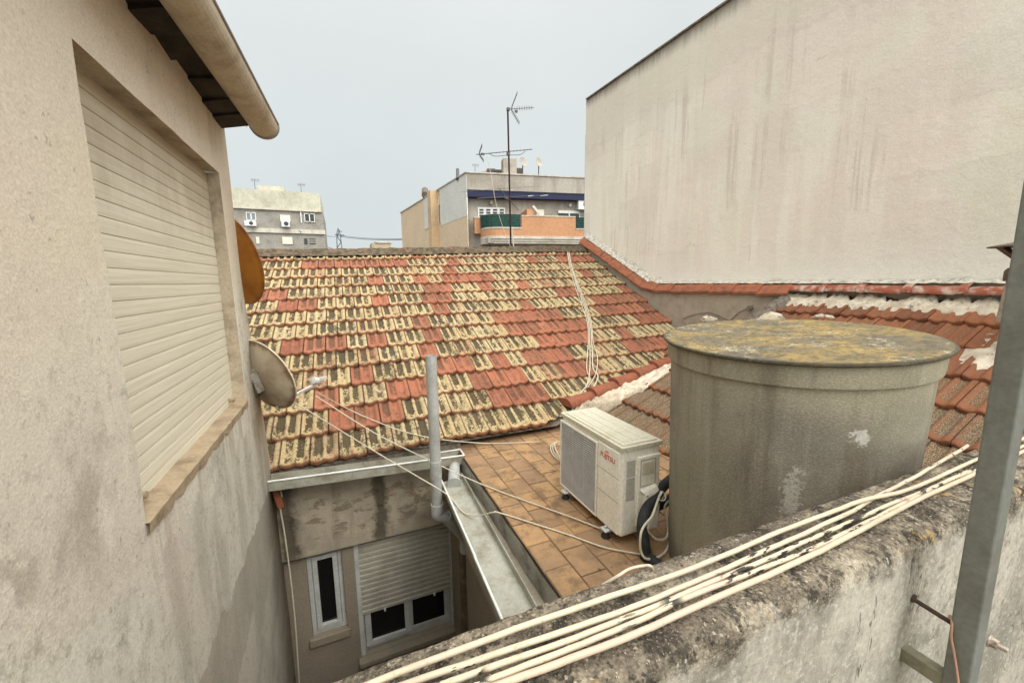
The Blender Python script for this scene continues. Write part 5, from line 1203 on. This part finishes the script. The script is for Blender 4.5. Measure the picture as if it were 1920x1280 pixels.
# ------------------------------------------------------------------ thin lines from the dish across the courtyard
LN = [([ony(557, 757, 3.70), onz(708, 849, -1.58), onz(800, 903, -1.70), onz(836, 925, -1.79), onz(850, 938, -1.84), onz(868, 960, -1.85), onz(895, 966, -1.80), onz(925, 960, -1.685), onz(940, 962, -1.688), onz(1060, 1000, -1.688), onz(1135, 1026, -1.685), onz(1212, 1040, -1.685)], 'cream line from the lower dish dropping into the trough gutter and over the paving'),
      ([ony(592, 742, 3.93), onz(700, 810, -1.36), onz(800, 860, -1.60), onz(870, 893, -1.68), onz(940, 922, -1.685), onz(1060, 965, -1.685), onz(1125, 990, -1.685)], 'taut cream line from the lower dish to the air conditioner foot'),
      ([ony(596, 736, 3.95), onroof(660, 770, .09), onroof(740, 803, .085), onroof(805, 820, .08), onz(870, 828, -1.62), onz(930, 831, -1.685), onz(1010, 828, -1.685)], 'cream line from the lower dish along the eave to the coil')]
for pts, lab in LN:
    tag(MB().tube(smooth_path(pts, 6), .0052, 8).build('cable', M['white_cable'], smooth=True, origin=pts[-1]), lab, 'cable')

# ------------------------------------------------------------------ insulated pipe and cables beside the air conditioner
iy = ay0 - .09
pts = [ony(x, y, Y) for x, y, Y in ((1275, 888, 2.05), (1258, 898, 1.98), (1240, 915, 1.90), (1228, 935, 1.86), (1212, 955, 1.82), (1204, 985, 1.79), (1209, 1020, 1.76), (1214, 1048, 1.74))]; pts.append(Vector((pts[-1].x, pts[-1].y - .06, ZT + .03))); pts.append(pts[-1] + Vector((.02, -.9, 0)))
tag(MB().tube(smooth_path(pts, 6), .033, 14).build('insulated_pipe', M['foam'], smooth=True, origin=pts[-2]), 'thick black insulated pipe curving down beside the air conditioner', 'pipe')
pts = [ony(x, y, Y) for x, y, Y in ((1285, 905, 2.06), (1265, 925, 1.99), (1250, 940, 1.94), (1230, 950, 1.90), (1216, 945, 1.88))]
tag(MB().tube(smooth_path(pts, 6), .028, 14).build('insulated_pipe', M['foam'], smooth=True, origin=pts[-1]), 'second shorter black pipe joining the thick one behind the tank', 'pipe')
WC = [([(1240, 922, 1.84), (1234, 936, 1.80), (1229, 950, 1.78), (1222, 968, 1.76), (1208, 985, 1.74), (1201, 1003, 1.72), (1201, 1030, 1.72), (1210, 1046, 1.70), (1228, 1046, 1.70), (1245, 1040, 1.74), (1254, 1020, 1.78), (1257, 1000, 1.80)], 'white cable tied to the black pipe and looping wide to the paving'),
      ([(1258, 935, 1.90), (1246, 950, 1.86), (1251, 975, 1.82), (1252, 1000, 1.80), (1244, 1011, 1.78), (1232, 1011, 1.76), (1220, 1002, 1.76), (1214, 990, 1.76), (1222, 972, 1.76), (1229, 955, 1.78)], 'white cable making the small inner loop beside the black pipe')]
for pp, lab in WC:
    pts = [ony(*p) for p in pp]
    for p in pts: p.z = max(p.z, ZT + .01)
    tag(MB().tube(smooth_path(pts, 6), .0075, 8).build('cable', M['white_cable'], smooth=True, origin=pts[-1]), lab, 'cable')
pts = [onz(x, y, -.688) for x, y in ((1160, 1078), (1180, 1066), (1205, 1060), (1222, 1062))]
tag(MB().tube(smooth_path([pts[0] + Vector((-.03, 0.02, -.03))] + pts + [pts[-1] + Vector((.03, .03, -.06))], 5), .0032, 8).build('cable', M['white_cable'], smooth=True, origin=pts[0]), 'short white cable hooked over the back edge of the parapet', 'cable')
tie = MB(); q = ony(1237, 927, 1.83); tie.tube([q + Vector((.025 * math.cos(k), -.02 + .01 * math.sin(k * 2), .03 * math.sin(k))) for k in [i * .45 for i in range(15)]], .004, 6)
tag(tie.build('tie_wrap', M['lnb'], smooth=True, origin=q), 'pale tape tied round the black insulated pipe', 'tape')

# ------------------------------------------------------------------ apartment building with orange balcony
ab = thing('apartment_building', (11, 26, ZG), 'peach and grey apartment building with long orange balcony beyond the ridge', 'building')
F0 = Vector((7.257, 24.0, 0)); F1 = Vector((14.62, 22.65, 0)); fd = (F1 - F0).normalized(); fn_ = Vector((fd.y, -fd.x, 0))   # fn_ points at the viewer
B0 = Vector((5.485, 39.4, 0)); sd_ = (B0 - F0).normalized()
def onfac(px, py, off=0.0):
    P = F0 + fn_ * off; d_ = ray(px, py); return d_ * (P.dot(fn_) / d_.dot(fn_))
def fpt(s, z, off=0.0): p = F0 + fd * s + fn_ * off; return Vector((p.x, p.y, z))
def fs_(px, py, off=0.0): p = onfac(px, py, off); return (p - F0).dot(fd), p.z
ZTOP = 6.40
def fbox(mb, s0, s1, z0, z1, o0, o1):
    mb.add([fpt(s0, z0, o1), fpt(s1, z0, o1), fpt(s1, z0, o0), fpt(s0, z0, o0), fpt(s0, z1, o1), fpt(s1, z1, o1), fpt(s1, z1, o0), fpt(s0, z1, o0)],
           [(0, 3, 2, 1), (4, 5, 6, 7), (0, 1, 5, 4), (1, 2, 6, 5), (2, 3, 7, 6), (3, 0, 4, 7)])
def fpx(mb, x0, y0, x1, y1, o0, o1):
    xm, ym = (x0 + x1) / 2, (y0 + y1) / 2
    s0, _ = fs_(x0, ym, o1); s1, _ = fs_(x1, ym, o1); _, zt_ = fs_(xm, y0, o1); _, zb_ = fs_(xm, y1, o1); fbox(mb, s0, s1, zb_, zt_, o0, o1)
SW = 14.0
b = MB(); _, za = fs_(985, 363); _, zw = fs_(985, 380)
fbox(b, 0, SW, za + .12, ZTOP, -1.2, 0)                      # parapet band
fbox(b, 0, SW, ZG, za + .12, -6, -0.55)                      # recessed facade
b.build('wall', M['b_grey'], ab)
b = MB(); b.quad(F0 + Vector((0, 0, ZTOP - 1)), F1 + fd * 6 + Vector((0, 0, ZTOP - 1)), F1 + fd * 6 + sd_ * 15.5 + Vector((0, 0, ZTOP - 1)), F0 + sd_ * 15.5 + Vector((0, 0, ZTOP - 1))); b.build('roof', M['b_roof'], ab)
def sidep(t, z, off=0.0): p = F0 + sd_ * t + Vector((-sd_.y, sd_.x, 0)) * off; return Vector((p.x, p.y, z))
def sbox(mb, t0, t1, z0, z1, o0, o1):
    mb.add([sidep(t0, z0, o0), sidep(t1, z0, o0), sidep(t1, z0, o1), sidep(t0, z0, o1), sidep(t0, z1, o0), sidep(t1, z1, o0), sidep(t1, z1, o1), sidep(t0, z1, o1)],
           [(0, 1, 2, 3), (7, 6, 5, 4), (0, 4, 5, 1), (1, 5, 6, 2), (2, 6, 7, 3), (3, 7, 4, 0)])
ts = lambda px, py: (onz(px, py, ZTOP) - F0).dot(sd_)
t_p0, t_p1 = ts(833, 355), ts(808, 357)
b = MB(); sbox(b, 0.05, 15.5, ZG, 4.0, -.03, .02); sbox(b, t_p1 - .2, 15.5, 4.0, ZTOP - .02, -.03, .02); b.build('side_wall', M['b_peach'], ab)
b = MB(); sbox(b, .03, t_p0 + .2, 3.95, ZTOP - .01, -.03, .035); b.build('white_side_wall', M['b_white'], ab)
b = MB(); sbox(b, 5.2, 5.9, ZG, ZTOP - .01, -.5, .55); b.build('pilaster', M['b_pilaster'], ab)
b = MB(); sbox(b, 5.9, 8.4, 4.1, ZTOP - .015, -.5, .06); b.build('pale_side_patch', M['b_white'], ab)
b = MB(); sbox(b, -.05, 15.6, ZTOP + .003, ZTOP + .07, -.45, .09); fbox(b, -.05, SW, ZTOP + .003, ZTOP + .07, -1.25, .06); b.build('coping', M['b_band'], ab)
b = MB(); fbox(b, 0, SW, za - .28, za + .10, -.50, -.02); b.build('awning', M['b_awning'], ab)
# balcony: rounded left end, orange parapet, mouldings
BO = 1.25; zb0, zb1 = fs_(1010, 443, BO)[1], fs_(1010, 406, BO)[1]
sL = fs_(906, 430, BO)[0]; sM0 = fs_(908, 420, BO)[0]; sM1 = fs_(978, 420, BO)[0]; sR0 = fs_(1079, 420, BO)[0]
def bal(mb, s0, s1, z0, z1, o=BO, rnd_=.9):   # plate following the balcony front with a rounded left end
    pts = []
    if s0 <= sL + .01:
        for k in range(9):
            w_ = math.pi / 2 * k / 8; pts.append((sL + rnd_ - rnd_ * math.cos(w_), -.5 + (o + .5) - rnd_ * (1 - math.sin(w_))))
        pts = [(sL, -.5)] + pts
    else: pts = [(s0, o)]
    pts.append((s1, o)); n = len(pts)
    A = [fpt(s, z0, oo) for s, oo in pts]; B_ = [fpt(s, z1, oo) for s, oo in pts]; C_ = [fpt(s, z0, oo - .15) for s, oo in pts]; D_ = [fpt(s, z1, oo - .15) for s, oo in pts]
    mb.add(A + B_ + C_ + D_, [(i, i + 1, n + i + 1, n + i) for i in range(n - 1)] + [(n + i, n + i + 1, 3 * n + i + 1, 3 * n + i) for i in range(n - 1)] + [(2 * n + i, 2 * n + i + 1, i + 1, i) for i in range(n - 1)])
b = MB(); bal(b, sL, SW, zb0, zb0 + .42); fbox(b, sM1, sR0, zb0 + .42, zb1, BO - .15, BO); fpx(b, 890, 408, 907, 438, -.3, .15); bp_ = b.build('balcony_parapet', M['b_orange'], ab)
b = MB(); bal(b, sL, sM1, zb0 + .42, zb0 + .50, BO + .03); fbox(b, sM1, sR0, zb1, zb1 + .06, BO - .18, BO + .03); fpx(b, 889, 406, 908, 409, -.3, .18); fbox(b, sR0, SW, zb0 + .42, zb0 + .50, BO - .15, BO + .03)
bal(b, sL, SW, zb0 - .16, zb0 - .003, BO + .05, .95); bal(b, sL, SW, zb0 - .30, zb0 - .165, BO - .02, .92); bal(b, sL, SW, zb0 - .42, zb0 - .305, BO - .08, .9); b.build('balcony_moulding', M['b_band'], ab)
b = MB(); fbox(b, sL + .3, SW, zb0 - .40, zb0 - .05, -.55, BO - .12); b.build('balcony_slab', M['b_grey'], ab)
b = MB(); bal(b, sL, sM1 - .08, zb0 + .505, zb1 + .08, BO - .04); gs = b.build('green_screen', M['b_green'], ab)
rl = MB()
for k in range(5): bal(rl, sL, sM1 - .05, zb0 + .62 + k * .15, zb0 + .635 + k * .15, BO - .02)
sub(rl, 'rail', M['rubber'], gs)
b = MB(); fbox(b, sR0 + .05, SW, zb0 + .505, zb1 + .02, BO - .08, BO - .06); gs = b.build('green_screen', M['b_green'], ab)
rl = MB()
for k in range(6): fbox(rl, sR0, SW, zb0 + .55 + k * .14, zb0 + .575 + k * .14, BO - .06, BO - .03)
sub(rl, 'rail', M['rubber'], gs)
b = MB(); fpx(b, 988, 392, 1000, 410, -.5, .9); b.build('balcony_divider', M['b_orange'], ab)
b = MB(); pA, pB = onfac(999, 386, .95), onfac(1016, 408, .95); b.beam(pA, pB, .10, .14); b.build('divider_coping', M['b_band'], ab)
# windows: white louvred one, sliding door, small one, ground-floor openings
def win_px(x0, y0, x1, y1, kind):
    c = onfac((x0 + x1) / 2, y1, -.5); wv = part('window', ab, c)
    if kind == 'louvre':
        f = MB(); fpx(f, x0, y0, x1, y1, -.55, -.50); sub(f, 'frame', M['b_frame'], wv)
        n = 4; w_ = (x1 - x0) / n
        for k in range(n):
            f = MB()
            for j in range(4): fpx(f, x0 + k * w_ + w_ * .24, y0 + 3 + j * 5.2, x0 + (k + 1) * w_ - w_ * .16, y0 + 6 + j * 5.2, -.50, -.47)
            sub(f, 'louvre', M['b_dark'], wv)
    elif kind == 'slide':
        f = MB(); fpx(f, x0, y0, x1, y0 + 5, -.55, -.46); fpx(f, (x0 + x1) / 2 - 1, y0, (x0 + x1) / 2 + 1, y1, -.55, -.45); fpx(f, x1 - 2, y0, x1, y1, -.55, -.46); sub(f, 'frame', M['b_frame'], wv)
        f = MB(); fpx(f, x0 + 1, y0 + 5, (x0 + x1) / 2 - 1, y1, -.55, -.50); fpx(f, (x0 + x1) / 2 + 1, y0 + 6, x1 - 2, y1, -.55, -.50); sub(f, 'pane', M['b_dark'], wv)
    elif kind == 'blind':
        f = MB(); fpx(f, x0, y0, x1, y1, -.55, -.48); sub(f, 'blind', M['b_blind'], wv)
    else:
        f = MB(); fpx(f, x0, y0, x1, y1, -.56, -.52); sub(f, 'pane', M['b_dark'], wv)
win_px(896, 389, 947, 414, 'louvre'); win_px(1047, 395, 1088, 412, 'slide'); win_px(1006, 393, 1020, 408, 'blind')
win_px(912, 455, 980, 474, 'dark'); win_px(1003, 462, 1057, 474, 'dark'); win_px(1078, 453, 1100, 474, 'dark')
for x, y in ((921, 380), (1069, 385)): b = MB(); b.lathe([(.001, -.12), (.08, -.1), (.11, 0), (.08, .1), (.001, .12)], tuple(onfac(x, y, -.42)), 10); b.build('wall_lamp', M['b_band'], ab, smooth=True)
# roof structures
b = MB(); fpx(b, 944, 297, 969, 332, -1.6, -.9); b.build('chimney', M['b_grey'], ab)
def roofbox(x0, y0, x1, y1, off, mat, nm):
    b = MB(); fpx(b, x0, y0, x1, y1, off - .8, off); return b
for (x0, y0, x1, y1, lab) in ((914, 316, 929, 330, 'leftmost dark cooling unit on the apartment roof'), (930, 318, 943, 331, 'dark cooling unit between another and the apartment chimney'), (970, 315, 979, 330, 'dark louvred unit right of the apartment chimney')):
    t_ = thing('cooling_unit', onfac((x0 + x1) / 2, y1, -2), lab, 'cooling unit', 'units on the apartment roof')
    roofbox(x0, y0, x1, y1, -2, None, '').build('casing', M['cowl'], t_)
    f = MB()
    for k in range(4): fpx(f, x0 + 1 + k * (x1 - x0) / 4, y0 + 2, x0 + (k + .75) * (x1 - x0) / 4, y1 - 1, -2.0, -1.97)
    f.build('louvre', M['b_dark'], t_)
b = MB(); fpx(b, 905, 320, 914, 330, -2.6, -2.2); tag(b.build('roof_hatch', M['b_grey'], origin=onfac(909, 330, -2.4), bevel=.05), 'small grey hatch left of the cooling units', 'hatch')
def small_dish(px, py, base_y, off, lab):
    t_ = thing('satellite_dish', onfac(px, base_y, off), lab, 'satellite dish', 'small dishes on the apartment roof')
    b = MB(); b.tube([onfac(px, base_y + 6, off), onfac(px, py, off)], .035, 8); b.build('pole', M['aerial'], t_, smooth=True)
    b = MB(); c = onfac(px + .5, py, off + .15); b.lathe([(.001, -.06), (.2, -.04), (.34, .03), (.33, .04), (.2, -.025), (.001, -.05)], (0, 0, 0), 16); o_ = b.build('reflector', M['b_grey'], None, smooth=True)
    o_.data.transform(Vector((.35, -.85, .3)).to_track_quat('Z', 'Y').to_matrix().to_4x4()); o_.data.transform(Matrix.Translation(c - t_.location)); o_.parent = t_
small_dish(980, 304, 326, -2.2, 'small dish beside the louvred unit on the apartment roof'); small_dish(1010, 305, 330, -1.4, 'small dish alone on its own pole on the apartment roof')
def far_ac(c, ax_, nv, w, h, dpt, lab, grp, mat=None):
    c, ax_, nv = Vector(c), Vector(ax_), Vector(nv); t_ = thing('air_conditioner', c - Vector((0, 0, h / 2)), lab, 'air conditioner', grp)
    b = MB(); b.obox(c, ax_ * (w / 2), nv * (dpt / 2), (0, 0, h / 2)); b.build('body', M['b_frame'], t_)
    b = MB(); f_ = c + nv * (dpt / 2 + .005) + ax_ * (w * .08); r_ = h * .38; b.add([f_ + ax_ * (r_ * math.cos(k * .5236)) + Vector((0, 0, r_ * math.sin(k * .5236))) for k in range(12)], [tuple(range(12))]); b.build('fan', M['b_dark'], t_)
far_ac(onfac(1096, 384, -.25), fd, fn_, .95, .62, .35, 'white air conditioner high under the navy awning', 'air conditioners on far walls')
tag(MB().tube([onz(858, 318, 7.2), onz(858, 336, 6.3)], .10, 10).build('flue_pipe', M['aerial'], smooth=True, origin=onz(858, 334, 6.4)), 'thin metal flue pipe rising above the apartment side wall', 'chimney')
tag(MB().tube([onz(797, 357, 7.3), onz(797, 366, 6.6)], .26, 14).build('roof_vent', M['cowl'], smooth=True, origin=onz(797, 366, 6.6)), 'short dark round vent on the far end of the apartment roof', 'vent')
def far_aerial(p, h, lab, s=1.0):
    t_ = thing('roof_aerial', p, lab, 'antenna'); p = Vector(p)
    b = MB(); b.tube([p, p + Vector((0, 0, h))], .03 * s, 6); b.build('mast', M['aerial'], t_)
    b = MB(); q = p + Vector((0, 0, h * .9)); b.tube([q - Vector((.35 * s, 0, 0)), q + Vector((.5 * s, 0, .03))], .018 * s, 5)
    for k in range(6): c = q + Vector(((-.3 + .15 * k) * s, 0, 0)); b.tube([c - Vector((0, 0, .2 * s)), c + Vector((0, 0, .2 * s))], .012 * s, 4)
    b.build('antenna', M['aerial'], t_)
far_aerial(onfac(891, 330, -1.2), .7, 'small aerial at the left end of the apartment parapet', .5)

# ------------------------------------------------------------------ grey block of flats far left
GY = 50.0
gb_ = thing('block_of_flats', (-7, 53, ZG), 'grey speckled block of flats with cream top storey far behind the ridge', 'building')
q = lambda x, y, d=0: ony(x, y, GY - d)
X0, X1 = -14.0, q(604, 420).x
z_c = q(520, 392).z; z_t = q(520, 358).z; z_b = q(520, 433).z
b = MB(); b.box(X0, X1 + .15, GY, GY + 9, ZG, z_c); b.build('wall', M['b_block'], gb_)
b = MB(); b.box(X0, X1, GY - .12, GY + 9, z_c + .02, z_t); b.build('top_storey', M['b_cream_top'], gb_)
b = MB(); b.box(X0, X1 + .05, GY - .25, GY, z_c - .14, z_c + .02); b.box(X0, X1 + .25, GY - .2, GY, z_b - .22, z_b + .22); b.build('band', M['b_band'], gb_)
b = MB(); b.box(q(476, 350).x, q(528, 350).x, GY + 2, GY + 6, z_t, q(500, 349).z + .45); b.build('roof_hut', M['b_cream_top'], gb_)
def gwin(x0, y0, x1, y1, kind):
    a_, c_ = q(x0, y0), q(x1, y1); wv = part('window', gb_, ((a_.x + c_.x) / 2, GY, c_.z))
    if kind == 'frame':
        f = frame_mb(a_.x, c_.x, c_.z, a_.z, GY - .12, GY - .01, .07); m_ = (a_.x + c_.x) / 2; f.box(m_ - .05, m_ + .05, GY - .12, GY - .01, c_.z, a_.z); sub(f, 'frame', M['b_frame'], wv)
        sub(MB().box(a_.x + .1, c_.x - .1, GY - .06, GY - .02, c_.z + .1, a_.z - .1), 'pane', M['b_pane'] if x0 < 500 else M['b_dark'], wv)
    elif kind == 'blind': sub(MB().box(a_.x, c_.x, GY - .1, GY - .01, c_.z, a_.z), 'blind', M['b_blind'], wv)
    else:
        sub(MB().box(a_.x, c_.x, GY - .05, GY - .01, c_.z, a_.z), 'pane', M['b_dark'], wv)
        f = MB()
        for k in range(1, 4): z = c_.z + (a_.z - c_.z) * k / 4; f.box(a_.x, c_.x, GY - .08, GY - .052, z - .06, z + .03)
        if x1 - x0 > 9: sub(f, 'louvre', M['b_block'], wv)
gwin(461, 398, 481, 414, 'frame'); gwin(525, 403, 545, 416, 'blind'); gwin(570, 400, 591, 417, 'frame'); gwin(529, 444, 549, 458, 'blind'); gwin(480, 444, 487, 457, 'blind'); gwin(570, 447, 577, 458, 'dark'); gwin(580, 447, 592, 458, 'dark')
b = MB(); b.box(q(563, 400).x, q(565, 400).x, GY - .15, GY, q(564, 418).z, q(564, 393).z); b.build('drainpipe', M['b_frame'], gb_)
far_ac(q(470, 419, .5), (1, 0, 0), (0, -1, 0), 1.0, .5, .5, 'air conditioner under the left framed window of the grey block', 'air conditioners on far walls')
far_ac(q(536, 420, .5), (1, 0, 0), (0, -1, 0), .75, .6, .5, 'air conditioner under the upper blind of the grey block', 'air conditioners on far walls')
far_aerial(Vector((q(475, 352).x, GY + 1, z_t)), q(475, 339).z - z_t + .4, 'aerial near the roof hut of the grey block', .9)
far_aerial(Vector((q(563, 352).x, GY + 1, z_t)), q(563, 346).z - z_t + .3, 'aerial towards the right end of the grey block roof', .9)

# ------------------------------------------------------------------ pylon, power lines and a small tan building on the skyline
PY = 95.0
pq = lambda x, y: ony(x, y, PY)
py_ = thing('pylon', (pq(637, 470).x, PY, ZG), 'small dark lattice pylon on the skyline above the ridge', 'pylon')
cx, zt_ = pq(637, 470).x, pq(637, 428).z; b = MB()
for sx_ in (-1, 1):
    for sy in (-1, 1): b.tube([(cx + sx_ * 1.1, PY + sy * 1.1, ZG), (cx + sx_ * .35, PY + sy * .35, zt_ - 1.2), (cx, PY, zt_)], .09, 5)
z = ZG; k = 0
while z < zt_ - 1.5:
    w0 = 1.1 - .75 * (z - ZG) / (zt_ - 1.2 - ZG); w1 = 1.1 - .75 * (z + 1.2 - ZG) / (zt_ - 1.2 - ZG); s_1 = 1 if k % 2 else -1
    b.tube([(cx - s_1 * w0, PY - w0, z), (cx + s_1 * w1, PY - w1, z + 1.2)], .06, 4); b.tube([(cx - s_1 * w0, PY + w0, z), (cx + s_1 * w1, PY + w1, z + 1.2)], .06, 4); z += 1.2; k += 1
b.build('lattice', M['pylon'], py_)
b = MB(); b.tube([pq(628, 440) , pq(646, 441)], .10, 5); b.tube([pq(632, 433), pq(642, 434)], .08, 5); b.tube([pq(633, 440), pq(633, 443)], .16, 6); b.tube([pq(641, 441), pq(641, 444)], .16, 6); b.build('crossarm', M['pylon'], py_)
for i, (a_, c_, s0, lab) in enumerate((((600, 441), (637, 443), .1, 'power line from the grey block to the pylon'), ((637, 443), (770, 449), .3, 'thicker power line from the pylon to the peach side wall'), ((637, 441), (770, 447), .3, 'upper of the two power lines right of the pylon'), ((560, 432), (640, 470), .4, 'dark line sagging down from the grey block right edge'))):
    Y0 = 49 if i in (0, 3) else PY; A_ = ony(*a_, Y0); B_ = ony(*c_, PY if i < 3 else 70)
    if i in (1, 2): B_ = ony(*c_, 60)
    pts = sag(A_, B_, s0); tag(MB().tube(pts, .07 if i == 1 else .045, 6).build('power_line', M['line'], smooth=True, origin=pts[0]), lab, 'power line')
tb = thing('small_building', (ony(715, 470, 75).x, 77, ZG), 'small low tan building just showing over the ridge', 'building')
qa, qb = ony(697, 458, 75), ony(733, 456, 75)
b = MB(); b.box(qa.x, qb.x, 75, 80, ZG, qb.z); b.build('wall', M['b_tan'], tb)
b = MB(); b.box(qa.x + .6, qb.x + .15, 74.8, 80.2, qb.z, qb.z + .25); b.build('parapet', M['b_band'], tb)
